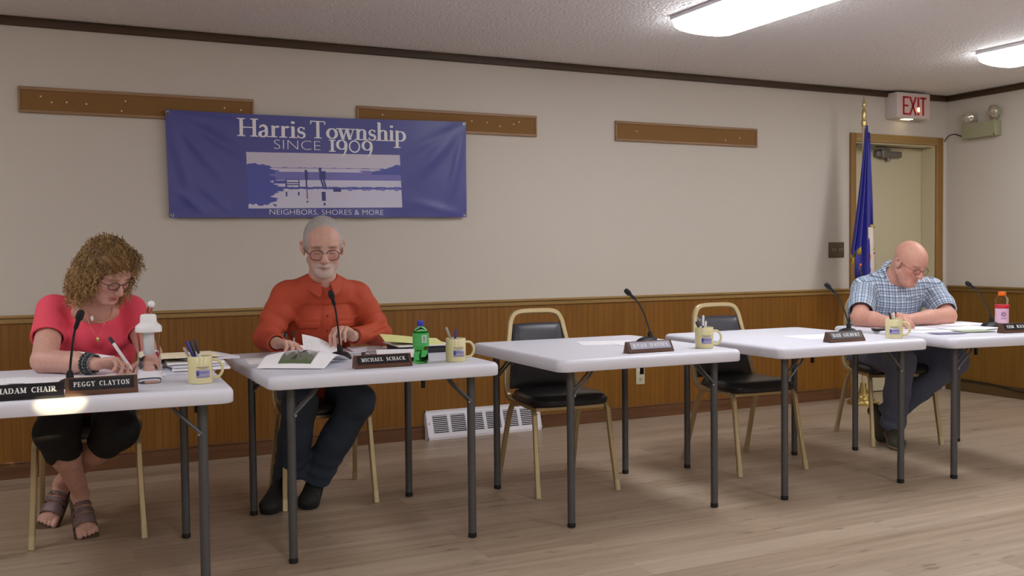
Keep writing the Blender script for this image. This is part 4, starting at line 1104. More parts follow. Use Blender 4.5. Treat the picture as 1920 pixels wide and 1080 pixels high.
lf.build('label_print', 'purple_ink', ob)
label_wrap('label_print', 0.0376, 0.036, 0.0395, -150, -106, 'purple_ink', ob, 8)

# ---- paper
def sheet(name, label, cat, corners, z, m='paper', bend=None, th=0.0006, nx=16, ny=12, noise_a=0.0):
    """four corners (x, y, dz) in order; bend(u, v) -> extra height"""
    c = [Vector((p[0], p[1], z + (p[2] if len(p) > 2 else 0))) for p in corners]
    o0 = sum(c, Vector()) / 4; o0.z = z
    V = []
    for j in range(ny + 1):
        for i in range(nx + 1):
            u, v = i / nx, j / ny
            p = c[0] * (1 - u) * (1 - v) + c[1] * u * (1 - v) + c[2] * u * v + c[3] * (1 - u) * v
            if bend: p.z += bend(u, v)
            V.append(p - o0)
    n = len(V); V += [p + Vector((0, 0, th)) for p in V]
    F = []
    for j in range(ny):
        for i in range(nx):
            a = j * (nx + 1) + i; F.append((a, a + nx + 1, a + nx + 2, a + 1)); F.append((n + a, n + a + 1, n + a + nx + 2, n + a + nx + 1))
    for i in range(nx): F.append((i, i + 1, n + i + 1, n + i)); a = ny * (nx + 1) + i; F.append((a + 1, a, n + a, n + a + 1))
    for j in range(ny): a = j * (nx + 1); F.append((a + nx + 1, a, n + a, n + a + nx + 1)); a += nx; F.append((a, a + nx + 1, n + a + nx + 1, n + a))
    o = mkmesh(name, V, F, M[m] if isinstance(m, str) else m, None, True, 40, o0)
    return tag(o, label, cat)
def rectc(cx, cy, w_, h, a, dz=(0, 0, 0, 0)):
    P = []
    for (sx, sy), d in zip(((-1, -1), (1, -1), (1, 1), (-1, 1)), dz):
        x, y = sx * w_ / 2, sy * h / 2; P.append((cx + x * math.cos(a) - y * math.sin(a), cy + x * math.sin(a) + y * math.cos(a), d))
    return P
# printed paper: faint lines of text
def text_paper(name, base, inkc=(120, 118, 130), scale=150):
    m = mat(name, rgb(*base), 0.7); q = NT(m); tc = q.n('TexCoord').outputs['Object']
    sp_ = q.n('SeparateXYZ'); q.l(tc, sp_.inputs[0])
    ln = q.math('LESS_THAN', q.math('PINGPONG', q.math('MULTIPLY', sp_.outputs[1], scale), 0.5), 0.17)
    nz = q.math('GREATER_THAN', q.noise(q.mapping(tc, (90, 150, 1)), 1.0, 2), 0.48)
    q.l(q.mix(q.math('MULTIPLY', q.math('MULTIPLY', ln, nz), 0.3), rgb(*base), rgb(*inkc)), q.b.inputs['Base Color'])
    return m
tp = text_paper('printed_sheet', (252, 250, 255)); tpl = text_paper('lined_yellow', (236, 238, 160), (196, 200, 150), 120)
z0 = TZ + 0.0005
# table one
sheet('paper_sheet', 'white printed sheet flat at the left edge of the leftmost table', 'paper', rectc(-6.99, -1.92, 0.216, 0.279, 0.25), z0, tp)
sheet('paper_sheet', 'white sheet with curled edge left of the first microphone', 'paper', rectc(-6.86, -1.97, 0.216, 0.279, -0.35, (.004, .0, .0, .0)), z0 + .002, tp, lambda u, v: 0.010 * (1 - v) ** 3)
sheet('paper_sheet', 'white sheet under the forearm of the woman in the red top', 'paper', rectc(-6.66, -1.98, 0.279, 0.216, -0.06), z0 + .001, tp)
sheet('paper_sheet', 'small white slip between the plates and the curled sheet', 'paper', rectc(-6.88, -2.24, 0.19, 0.12, 0.02), z0 + .0005, 'paper')
sheet('paper_sheet', 'white sheet the woman in the red top is writing on', 'paper', rectc(-6.545, -1.93, 0.17, 0.20, 0.2), z0 + .003, tp, lambda u, v: 0.012 * u * v)
sheet('folder', 'dark red card at the left edge behind the black plate', 'folder', rectc(-7.02, -2.22, 0.16, 0.22, 0.4), z0, 'red_folder', th=.002)
pl = thing('folded_papers', 'white folded papers standing behind the bracelets of the woman', 'paper', (-6.71, -1.56, TZ + 0.03))
for k in range(3):
    q_ = MB(); a = 0.25 + 0.12 * k
    q_.add([(0.0 + k * .01, 0.008 * k, 0.0), (0.12, 0.008 * k, -0.01), (0.12, 0.008 * k + .004, 0.012), (-0.02 + k * .02, 0.008 * k + .01, 0.040 - .008 * k), (0.0 + k * .01, 0.008 * k + .001, 0.0), (0.12, 0.008 * k + .001, -0.01), (0.12, 0.008 * k + .005, 0.012), (-0.02 + k * .02, 0.008 * k + .011, 0.040 - .008 * k)],
           [(0, 1, 2, 3), (7, 6, 5, 4), (0, 4, 5, 1), (1, 5, 6, 2), (2, 6, 7, 3), (3, 7, 4, 0)])
    q_.build('paper_leaf', 'paper', pl, smooth=False)
# stack of magazines and folder right of the bottle
zz = z0
cols_ = ['paper_grey', 'paper', 'paper_grey', 'paper', 'paper_grey', 'manila']
labs = ['lowest white magazine of the stack behind the leftmost mug', 'second magazine from the bottom of the stack behind the leftmost mug', 'third grey magazine in the stack behind the leftmost mug',
        'fourth white magazine in the stack behind the leftmost mug', 'dark edged magazine under the manila folder', 'manila folder on top of the magazine stack by the water bottle']
for k in range(6):
    th = [0.008, 0.006, 0.009, 0.006, 0.008, 0.003][k]
    a = [-0.25, -0.10, 0.12, -0.05, 0.20, -0.02][k]
    cx_, cy_ = [(-6.345, -1.86), (-6.30, -1.84), (-6.33, -1.80), (-6.32, -1.80), (-6.28, -1.77), (-6.35, -1.78)][k]
    amp = [0.0, 0.001, 0.001, .002, .002, 0.006][k]
    sheet('magazine' if k < 5 else 'folder', labs[k], 'magazine' if k < 5 else 'folder', rectc(cx_, cy_, [.21, .21, .20, .21, .20, .24][k], .28, a), zz + (0.0 if k else 0), cols_[k], (lambda u, v, amp=amp: amp * (1 - v)), th)
    zz += th + 0.0025
ro = MB()
for k in range(4):
    ro.tube(bez([(-6.20, -1.93 - .01 * k, zz - .036 + .008 * k), (-6.16, -1.83, zz - .034 + .008 * k), (-6.17, -1.70, zz - .036 + .008 * k), (-6.21, -1.62, zz - .036 + .008 * k)], 16), 0.0035, 8)
# table two
sheet('paper_sheet', 'white sheet at the left end of the orange shirt man table', 'paper', rectc(-5.985, -1.66, 0.20, 0.25, -0.10), z0, tp)
sheet('paper_sheet', 'white sheet under the right hand of the orange shirt man', 'paper', rectc(-5.86, -1.60, 0.25, 0.20, 0.06), z0 + .002, tp)
bd = thing('ring_binder', 'open black binder behind the wood framed plate of the orange shirt man', 'binder', (-5.49, -1.84, z0 + .0005), -0.28)
MB().box(-0.135, 0.125, -0.16, 0.15, 0, 0.004, 0.0015).build('binder_cover', 'black', bd)
MB().box(-0.145, -0.125, -0.16, 0.15, 0.0, 0.012, 0.003).build('binder_spine', mat('binder_brown', rgb(56, 44, 52), .5), bd)
rg_ = MB()
for yy in (-0.12, 0.0, 0.12): rg_.tube([(-0.118 + .012 * math.cos(a), yy, .006 + .012 * math.sin(a)) for a in np.linspace(0, PI, 9)], .0015, 6)
rg_.build('binder_rings', 'steel', bd)
sheet('paper_sheet', 'white page lying on the open black binder', 'paper', rectc(-5.485, -1.855, 0.18, 0.22, -0.28), z0 + .0135, tp, lambda u, v: 0.014 * v ** 2)
sheet('paper_sheet', 'tilted page at the back edge of the open binder', 'paper', rectc(-5.50, -1.47, 0.16, 0.14, -0.05, (0, 0, .012, .012)), z0 + .002, 'paper_grey')
b2 = thing('closed_binder', 'closed black binder under the yellow pad beside the green bottle', 'binder', (-5.29, -1.56, z0), -0.06)
MB().box(-0.105, 0.13, -0.15, 0.15, 0, 0.024, 0.004).build('binder_block', mat('black_leatherette', rgb(34, 34, 38), .45), b2)
MB().box(-0.11, 0.135, -0.155, 0.155, 0.0242, 0.028, 0.0015).build('binder_cover', 'black', b2)
sheet('paper_sheet', 'thick white papers between the closed binder and yellow pad', 'paper', rectc(-5.29, -1.56, 0.25, 0.28, -0.06), z0 + .029, 'paper', None, .004)
sheet('writing_pad', 'yellow lined pad with curling pages behind the green bottle', 'notepad', rectc(-5.31, -1.54, 0.27, 0.25, -0.22, (0, 0, .006, .012)), z0 + .0345, tpl, lambda u, v: 0.018 * (1 - u) ** 2 + 0.003 * math.sin(u * 5), .004)
# table three, four, five
sheet('paper_sheet', 'white sheet left of the microphone on the table with the silver plate', 'paper', rectc(-4.36, -1.72, 0.28, 0.216, -0.35), z0, tp)
sheet('paper_sheet', 'lower white sheet beneath another behind the silver name plate', 'paper', rectc(-4.26, -1.82, 0.216, 0.16, -0.2), z0 + .001, tp)
sheet('paper_sheet', 'white sheet behind the dark glossy name plate', 'paper', rectc(-3.27, -1.99, 0.28, 0.216, -0.1), z0, tp)
sheet('paper_sheet', 'white sheet at the front left of the plaid shirt man papers', 'paper', rectc(-2.52, -2.10, 0.28, 0.216, -0.2), z0, tp)
sheet('paper_sheet', 'white sheet directly under the hands of the plaid shirt man', 'paper', rectc(-2.50, -1.86, 0.28, 0.216, -0.35), z0 + .0012, tp)
sheet('paper_sheet', 'white sheet in the middle of the rightmost table', 'paper', rectc(-2.22, -2.05, 0.28, 0.216, 0.05), z0 + .002, tp, lambda u, v: .004 * u)
sheet('paper_sheet', 'white sheet by the left elbow of the plaid shirt man', 'paper', rectc(-1.98, -1.78, 0.30, 0.216, -0.05), z0 + .001, tp)
sheet('brochure', 'white brochure with green print in front of the plaid shirt man', 'brochure', rectc(-2.36, -2.19, 0.20, 0.13, -0.25), z0 + .0045, mat('brochure_green', rgb(176, 188, 160), .5, var=(30, .15)))
sheet('brochure', 'lilac toned leaflet just right of the mug handle of the plaid shirt man', 'brochure', rectc(-2.58, -2.20, 0.18, 0.10, -0.3), z0 + .0035, mat('leaflet_lilac', rgb(150, 148, 176), .5, var=(40, .2)))
ph = thing('smartphone', 'dark phone lying between the papers and the corner of the rightmost table', 'phone', (-2.66, -1.87, z0 + .0005), -0.5)
MB().box(-0.072, 0.072, -0.036, 0.036, 0, 0.008, 0.003).build('phone_body', 'black', ph)
MB().box(-0.068, 0.068, -0.033, 0.033, 0.0079, 0.0086, 0.0002).build('phone_screen', mat('phone_glass', rgb(60, 62, 70), .08), ph)

# photo brochure on table two
def photo_brochure():
    t = thing('photo_brochure', 'white brochure with a green landscape photograph lying on the table', 'brochure', (-5.895, -1.855, z0))
    def q_(u, v):
        c = [(-0.21, -0.10), (0.02, -0.245), (0.20, 0.0), (-0.07, 0.17)]
        x = c[0][0] * (1 - u) * (1 - v) + c[1][0] * u * (1 - v) + c[2][0] * u * v + c[3][0] * (1 - u) * v
        y = c[0][1] * (1 - u) * (1 - v) + c[1][1] * u * (1 - v) + c[2][1] * u * v + c[3][1] * (1 - u) * v
        z = 0.004 + 0.055 * math.sin(PI * min(1, max(0, v * .97))) ** 1.3 * (0.45 + .55 * math.sin(PI * min(1, u * .8 + .1)))
        return (x, y, z)
    n = 40; V = [q_(i / n, j / n) for j in range(n + 1) for i in range(n + 1)]; F = [(j * (n + 1) + i, j * (n + 1) + i + 1, (j + 1) * (n + 1) + i + 1, (j + 1) * (n + 1) + i) for j in range(n) for i in range(n)]
    o = mkmesh('brochure_sheet', V, F, M['paper'], t); md = o.modifiers.new('t', 'SOLIDIFY'); md.thickness = 0.0008; md.offset = -1
    nu = nv = 48
    P = []
    for j in range(nv + 1):
        for i in range(nu + 1):
            x, y, z = q_(0.28 + 0.48 * i / nu, 0.12 + 0.42 * j / nv); P.append((x, y, z + 0.0012))
    I, J = np.meshgrid(np.arange(nu), np.arange(nv)); a = (J * (nu + 1) + I).ravel(); Q = np.stack([a, a + 1, a + nu + 2, a + nu + 1], 1)
    m = mat('landscape_print', (0.5, 0.5, 0.5, 1), 0.35); q = NT(m); at = q.n('VertexColor'); at.layer_name = 'Col'; q.l(at.outputs[0], q.b.inputs['Base Color'])
    o = fastmesh('printed_photo', P, Q, m, t)
    u = (I + .5) / nu; v = (J + .5) / nv
    col = np.zeros((nv, nu, 3)); col[:] = rgb(178, 182, 188)[:3]
    nz = .05 * np.sin(u * 17 + v * 5) + .04 * np.sin(u * 31 - v * 11)
    col[(v + nz > .75)] = rgb(218, 216, 222)[:3]
    col[(v < .62 + nz * 2)] = rgb(118, 120, 104)[:3]
    col[(v < .24 + nz)] = rgb(100, 114, 82)[:3]
    col[(np.abs(u - .45 - (v - .3) * .3) < .05 + nz * .5) & (v > .2)] = rgb(70, 72, 60)[:3]
    col[(np.abs(u - .62 + (v - .3) * .5) < .02) & (v > .3) & (v < .9)] = rgb(88, 90, 84)[:3]
    ca_ = o.data.color_attributes.new('Col', 'FLOAT_COLOR', 'CORNER')
    ca_.data.foreach_set('color', np.repeat(np.concatenate([col.reshape(-1, 3), np.ones((nu * nv, 1))], 1), 4, 0).astype(np.float32).ravel())
photo_brochure()

# ------------------------------------------------------------------ implicit surfaces for people
class Field:
    """signed distance field on a grid; shapes are blended in and the surface is extracted as one mesh"""
    def __init__(s, lo, hi, h):
        s.h = h; s.lo = np.array(lo, float); n = np.ceil((np.array(hi) - s.lo) / h).astype(int) + 1
        s.n = n; s.F = np.full(n, 0.25, np.float32)
    def region(s, lo, hi, m):
        a = np.clip(np.floor((np.array(lo) - m - s.lo) / s.h).astype(int), 0, s.n - 1)
        b = np.clip(np.ceil((np.array(hi) + m - s.lo) / s.h).astype(int) + 1, 0, s.n)
        if np.any(b <= a): return None
        sl = tuple(slice(int(i), int(j)) for i, j in zip(a, b))
        ax = [(s.lo[k] + s.h * np.arange(a[k], b[k])).astype(np.float32) for k in range(3)]
        return sl, ax[0][:, None, None], ax[1][None, :, None], ax[2][None, None, :]
    def comb(s, sl, d, k, op):
        A = s.F[sl]
        if op == 'u':
            if k > 0:
                hh = np.maximum(k - np.abs(A - d), 0) / k; s.F[sl] = np.minimum(A, d) - hh * hh * k * 0.25
            else: s.F[sl] = np.minimum(A, d)
        else:
            d = -d
            if k > 0:
                hh = np.maximum(k - np.abs(A - d), 0) / k; s.F[sl] = np.maximum(A, d) + hh * hh * k * 0.25
            else: s.F[sl] = np.maximum(A, d)
    def cap(s, a, b, ra, rb=None, k=0.01, op='u', sq=None):
        """tapered capsule; sq=(axis vector, factor) flattens the section along an axis"""
        rb = ra if rb is None else rb
        a = np.array(a, float); b = np.array(b, float); R_ = max(ra, rb)
        m = R_ + k + 3 * s.h
        q = s.region(np.minimum(a, b), np.maximum(a, b), m)
        if q is None: return s
        sl, X, Y, Z = q
        ba = b - a; L2 = max(float(ba @ ba), 1e-12)
        px, py, pz = X - a[0], Y - a[1], Z - a[2]
        t = np.clip((px * ba[0] + py * ba[1] + pz * ba[2]) / L2, 0, 1)
        dx, dy, dz = px - t * ba[0], py - t * ba[1], pz - t * ba[2]
        if sq is not None:
            ax = np.array(sq[0], float); ax = ax / np.linalg.norm(ax)
            c = dx * ax[0] + dy * ax[1] + dz * ax[2]
            g = (sq[1] - 1.0) * c
            dx = dx + g * ax[0]; dy = dy + g * ax[1]; dz = dz + g * ax[2]
        d = np.sqrt(dx * dx + dy * dy + dz * dz) - (ra + (rb - ra) * t)
        s.comb(sl, d.astype(np.float32), k, op); return s
    def ell(s, c, r, R=None, k=0.01, op='u'):
        c = np.array(c, float); r = np.array(r, float) if np.ndim(r) else np.full(3, float(r))
        m = k + 3 * s.h
        ext = np.full(3, r.max()) if R is not None else r
        q = s.region(c - ext, c + ext, m)
        if q is None: return s
        sl, X, Y, Z = q
        p = [X - c[0], Y - c[1], Z - c[2]]
        if R is not None: p = [p[0] * R[i][0] + p[1] * R[i][1] + p[2] * R[i][2] for i in range(3)]
        k0 = np.sqrt((p[0] / r[0]) ** 2 + (p[1] / r[1]) ** 2 + (p[2] / r[2]) ** 2)
        k1 = np.sqrt((p[0] / r[0] ** 2) ** 2 + (p[1] / r[1] ** 2) ** 2 + (p[2] / r[2] ** 2) ** 2)
        d = k0 * (k0 - 1.0) / np.maximum(k1, 1e-6)
        s.comb(sl, d.astype(np.float32), k, op); return s
    def rbox(s, c, hs, R=None, rad=0.005, k=0.005, op='u'):
        c = np.array(c, float); hs = np.array(hs, float)
        ext = np.full(3, np.linalg.norm(hs)) if R is not None else hs
        q = s.region(c - ext, c + ext, k + 3 * s.h + rad)
        if q is None: return s
        sl, X, Y, Z = q
        p = [X - c[0], Y - c[1], Z - c[2]]
        if R is not None: p = [p[0] * R[i][0] + p[1] * R[i][1] + p[2] * R[i][2] for i in range(3)]
        w_ = [np.abs(p[i]) - (hs[i] - rad) for i in range(3)]
        d = np.sqrt(sum(np.maximum(w, 0) ** 2 for w in w_)) + np.minimum(np.maximum(np.maximum(w_[0], w_[1]), w_[2]), 0) - rad
        s.comb(sl, d.astype(np.float32), k, op); return s
    def emboss(s, c, hs, R, t, k=0.003):
        """thicken the present surface by t inside a box"""
        c = np.array(c, float); hs = np.array(hs, float)
        q = s.region(c - np.linalg.norm(hs), c + np.linalg.norm(hs), 0.01)
        if q is None: return s
        sl, X, Y, Z = q
        p = [X - c[0], Y - c[1], Z - c[2]]
        if R is not None: p = [p[0] * R[i][0] + p[1] * R[i][1] + p[2] * R[i][2] for i in range(3)]
        w_ = [np.abs(p[i]) - hs[i] for i in range(3)]
        box = np.maximum(np.maximum(w_[0], w_[1]), w_[2])
        d = np.maximum(s.F[sl] - t, box)
        s.comb(sl, d.astype(np.float32), k, 'u'); return s
    def wrinkle(s, c, r, dirs, amp, freq, ph=0.0):
        """soft folds: a sine relief fading out from c"""
        c = np.array(c, float); q = s.region(c - r, c + r, 0)
        if q is None: return s
        sl, X, Y, Z = q
        px, py, pz = X - c[0], Y - c[1], Z - c[2]
        w_ = np.clip(1 - (px * px + py * py + pz * pz) / (r * r), 0, 1) ** 1.5
        a = dirs
        arg = freq * (px * a[0] + py * a[1] + pz * a[2]) + ph + 1.3 * np.sin(freq * .37 * (px * a[1] - py * a[2] + pz * a[0]) + ph)
        g = np.sin(arg); g = np.sign(g) * np.abs(g) ** 1.3
        s.F[sl] = s.F[sl] + (amp * w_ * g).astype(np.float32); return s
    def mesh(s):
        F = s.F; n = s.n
        I = F < 0
        cnt = np.zeros(np.array(n) - 1, np.uint8)
        for dx in (0, 1):
            for dy in (0, 1):
                for dz in (0, 1):
                    cnt += I[dx:n[0] - 1 + dx, dy:n[1] - 1 + dy, dz:n[2] - 1 + dz]
        act = (cnt > 0) & (cnt < 8)
        ijk = np.argwhere(act)
        idx = np.full(act.shape, -1, np.int32); idx[act] = np.arange(len(ijk))
        acc = np.zeros((len(ijk), 3)); num = np.zeros(len(ijk))
        cor = [(dx, dy, dz) for dx in (0, 1) for dy in (0, 1) for dz in (0, 1)]
        val = {c: F[ijk[:, 0] + c[0], ijk[:, 1] + c[1], ijk[:, 2] + c[2]] for c in cor}
        for a in cor:
            for ax in range(3):
                if a[ax]: continue
                b = tuple(1 if k == ax else a[k] for k in range(3))
                va, vb = val[a], val[b]; m = (va < 0) != (vb < 0)
                t = np.where(m, va / np.where(m, va - vb, 1), 0)
                p = np.array(a, float)[None, :] + t[:, None] * (np.array(b) - np.array(a))[None, :]
                acc += p * m[:, None]; num += m
        V = s.lo + s.h * (ijk + acc / num[:, None])
        Q = []
        for ax in range(3):
            o1, o2 = [(1, 2), (2, 0), (0, 1)][ax]
            sa = [slice(1, n[k] - 1) for k in range(3)]; sa[ax] = slice(0, n[ax] - 1)
            sb = list(sa); sb[ax] = slice(1, n[ax])
            A = I[tuple(sa)]; B = I[tuple(sb)]; d = A != B
            e = np.argwhere(d)
            off = np.array([1, 1, 1]); off[ax] = 0; e = e + off
            inn = I[e[:, 0], e[:, 1], e[:, 2]]
            def cell(da, db):
                q = e.copy(); q[:, o1] -= da; q[:, o2] -= db; return idx[q[:, 0], q[:, 1], q[:, 2]]
            c = np.stack([cell(1, 1), cell(0, 1), cell(0, 0), cell(1, 0)], 1)
            c[~inn] = c[~inn][:, ::-1]
            Q.append(c)
        Q = np.concatenate(Q); Q = Q[(Q >= 0).all(1)]
        return V, Q

def relax(V, Q, it=2, lam=0.5):
    """light smoothing of the extracted surface"""
    n = len(V)
    E_ = np.concatenate([Q[:, [0, 1]], Q[:, [1, 2]], Q[:, [2, 3]], Q[:, [3, 0]]])
    for k in range(it):
        s_ = np.zeros((n, 3)); c = np.zeros(n)
        for a, b in ((0, 1), (1, 0)):
            for j in range(3): s_[:, j] += np.bincount(E_[:, a], V[E_[:, b], j], n)
            c += np.bincount(E_[:, a], minlength=n)
        V = V + lam * (s_ / np.maximum(c, 1)[:, None] - V)
    return V

def colour_attr(o, col):
    ca_ = o.data.color_attributes.new('Col', 'FLOAT_COLOR', 'POINT')
    ca_.data.foreach_set('color', np.concatenate([col, np.ones((len(col), 1))], 1).astype(np.float32).ravel())

def attr_mat(name, rough=0.55, bump=None, sss=0.0, spec=0.4):
    m = mat(name, (0.5, 0.5, 0.5, 1), rough, bump=bump, spec=spec); q = NT(m)
    at = q.n('VertexColor'); at.layer_name = 'Col'; q.l(at.outputs[0], q.b.inputs['Base Color'])
    if sss:
        q.b.inputs['Subsurface Weight'].default_value = sss
        q.b.inputs['Subsurface Radius'].default_value = (0.012, 0.005, 0.003)
        q.b.inputs['Subsurface Scale'].default_value = 0.5
    return m
M['skin'] = attr_mat('skin', 0.48, (260, 0.12, 0.001), 0.12)

def unit(v): v = np.array(v, float); return v / np.linalg.norm(v)

class HeadFrame:
    """local axes: x = the person's left, y = out of the face, z = up"""
    def __init__(s, c, yaw, pitch, roll=0.0, sc=1.0):
        ps, th, ro = math.radians(yaw), math.radians(pitch), math.radians(roll)
        f = np.array([-math.sin(ps) * math.cos(th), -math.cos(ps) * math.cos(th), -math.sin(th)])
        x = np.array([math.cos(ps), -math.sin(ps), 0.0])
        u = np.cross(f, x); u = -u if u[2] < 0 else u
        x2 = math.cos(ro) * x + math.sin(ro) * u; u2 = -math.sin(ro) * x + math.cos(ro) * u
        s.c = np.array(c, float); s.R = np.stack([x2, f, u2]); s.s = sc
    def w(s, p): return s.c + s.s * (np.array(p, float) @ s.R)
    def l(s, P): return ((np.asarray(P) - s.c) @ s.R.T) / s.s

def build_head(F, H, male=True, jaw=1.0, nose=1.0, lid=True):
    s = H.s; R = H.R
    def E_(c, r, k=0.012, op='u'): F.ell(H.w(c), np.array(r) * s, R, k * s, op)
    def Cp(a, b, ra, rb=None, k=0.01, op='u'): F.cap(H.w(a), H.w(b), ra * s, (rb if rb is not None else ra) * s, k * s, op)
    E_((0, -.018, .034), (.076, .096, .086), .02)                      # cranium
    E_((0, .018, .030), (.066, .072, .072), .02)                       # forehead
    E_((0, .026, -.040), (.056 * jaw, .058, .070), .03)                # face
    E_((0, .052, -.090), (.030 * jaw, .030, .024), .03)                # chin
    Cp((-.050 * jaw, .002, -.058), (-.020, .052, -.094), .020, .015, .025); Cp((.050 * jaw, .002, -.058), (.020, .052, -.094), .020, .015, .025)
    E_((-.043, .050, -.022), (.022, .022, .020), .022); E_((.043, .050, -.022), (.022, .022, .020), .022)   # cheekbones
    Cp((-.044, .066, .024), (-.012, .078, .020), .0095, .0105, .014); Cp((.044, .066, .024), (.012, .078, .020), .0095, .0105, .014)   # brows
    for q in (-1, 1):
        E_((q * .031, .091, .002), (.0165, .016, .0115), .012, 's')      # sockets
        E_((q * .031, .0655, .0005), (.0135, .0150, .0125), .003)          # eye with lowered lid
        Cp((q * .019, .0790, -.004), (q * .031, .0815, -.0065), .0015, .0015, .003); Cp((q * .031, .0815, -.0065), (q * .043, .0765, -.004), .0015, .0015, .003)
        E_((q * .046, .040, -.055), (.012, .02, .024), .02)
        # ear
        eR = R
        E_((q * .0790, -.004, -.006), (.0085, .015, .027), .006)
        Cp((q * .0850, -.008, .022), (q * .0905, -.022, .012), .0055, .0055, .006); Cp((q * .0905, -.022, .012), (q * .0885, -.018, -.014), .0055, .0050, .006)
        Cp((q * .0885, -.018, -.014), (q * .0790, -.002, -.032), .0050, .0060, .006)
        E_((q * .0880, -.004, .002), (.0060, .0095, .014), .004, 's')
    Cp((0, .083, .012), (0, .104 * (1 + .0 * nose), -.028), .0075, .0115 * nose, .012)      # nose
    E_((0, .107, -.031), (.0125 * nose, .0105, .0105), .008)
    for q in (-1, 1): E_((q * .0125 * nose, .096, -.034), (.0075, .010, .0075), .006); E_((q * .007, .101, -.043), (.0032, .004, .003), .003, 's')
    # mouth
    Cp((-.021, .076, -.064), (0, .0885, -.0600), .0040, .0058, .006); Cp((.021, .076, -.064), (0, .0885, -.0600), .0040, .0058, .006)
    Cp((-.018, .075, -.0695), (0, .0865, -.0705), .0045, .0068, .006); Cp((.018, .075, -.0695), (0, .0865, -.0705), .0045, .0068, .006)
    for q in (-1, 1): Cp((0, .0945, -.0650), (q * .024, .080, -.0665), .0016, .0014, .003, 's')
    E_((0, .085, -.083), (.018, .008, .006), .010, 's')
    for q in (-1, 1): Cp((q * .020, .090, -.038), (q * .030, .078, -.062), .0020, .0018, .008, 's')   # fold beside the nose

def build_hand(F, w, d, n, side, L=0.185, curl=(.5, .5, .5, .5), spread=0.06, thumb=(0.5, 0.4, 0.3), thick=1.0, thumb_dir=None, base_r=0.0085, k=0.0035):
    """w wrist point, d direction of the knuckles, n back-of-hand normal, side unit vector towards the thumb. returns finger tips"""
    w = np.array(w, float); d = unit(d); n = unit(np.array(n, float) - d * np.dot(n, d)); sd = np.cross(n, d); sd = sd if np.dot(sd, side) > 0 else -sd
    sc = L / 0.185
    mcl = [.088, .090, .085, .078]; off = [.030, .010, -.010, -.029]
    ph = [(.040, .025, .020), (.045, .028, .021), (.041, .026, .020), (.032, .020, .018)]
    rr = [.0093, .0096, .0090, .0080]
    tips = []
    F.ell(w + d * .045 * sc - n * .002, np.array([.044, .040, .0135]) * sc * np.array([1, 1, thick]), np.stack([d, sd, n]), 0.014)
    for i in range(4):
        kn = w + (d * mcl[i] + sd * off[i] + n * (.004 - .002 * abs(i - 1.3))) * sc
        F.cap(w + (d * .012 + sd * off[i] * .5) * sc, kn, .0115 * sc * thick, rr[i] * 1.08 * sc, 0.012)
        a = curl[i] if np.ndim(curl) else curl
        fd = unit(d + sd * spread * (1.5 - i)); p = kn; tot = 0
        for j, l_ in enumerate(ph[i]):
            tot += (a if not isinstance(a, (tuple, list)) else a[j]) * (0.9, 1.15, 0.7)[j] if not isinstance(a, (tuple, list)) else a[j]
            q = fd * math.cos(tot) - n * math.sin(tot)
            p2 = p + q * l_ * sc
            r0 = rr[i] * (1 - .09 * j) * sc; r1 = rr[i] * (1 - .09 * (j + 1)) * sc * (0.94 if j == 2 else 1)
            F.cap(p, p2, r0, r1, k if j else 0.006)
            p = p2
        tips.append(p)
    tb = w + (d * .022 + sd * .020 - n * .004) * sc
    td = unit(d * .62 + sd * .70 - n * .25) if thumb_dir is None else unit(thumb_dir)
    p = tb + td * .040 * sc
    F.cap(w + (d * .010 + sd * .012) * sc, p, .0145 * sc, .0120 * sc, 0.012)
    ang = 0
    bend = unit(d * .9 - n * .35 + sd * -.25)
    for j, (l_, ra, rb) in enumerate(((.032, .0115, .0100), (.026, .0100, .0082))):
        q = unit(td * (1 - thumb[j]) + bend * thumb[j]); p2 = p + q * l_ * sc
        F.cap(p, p2, ra * sc, rb * sc, 0.004); p = p2
    tips.append(p)
    return tips

def person_root(label, loc): return thing('person', label, 'person', loc)
def put(name, F, m, root, smooth=1, col=None, extra=None):
    V, Q = F.mesh(); V = relax(V, Q, smooth, .5)
    o = fastmesh(name, V - np.array(root.location), Q, M[m] if isinstance(m, str) else m, root)
    if col is not None: colour_attr(o, col(V))
    if extra is not None:
        at = o.data.attributes.new('cloth_uv', 'FLOAT_VECTOR', 'POINT'); at.data.foreach_set('vector', extra(V).astype(np.float32).ravel())
    return o

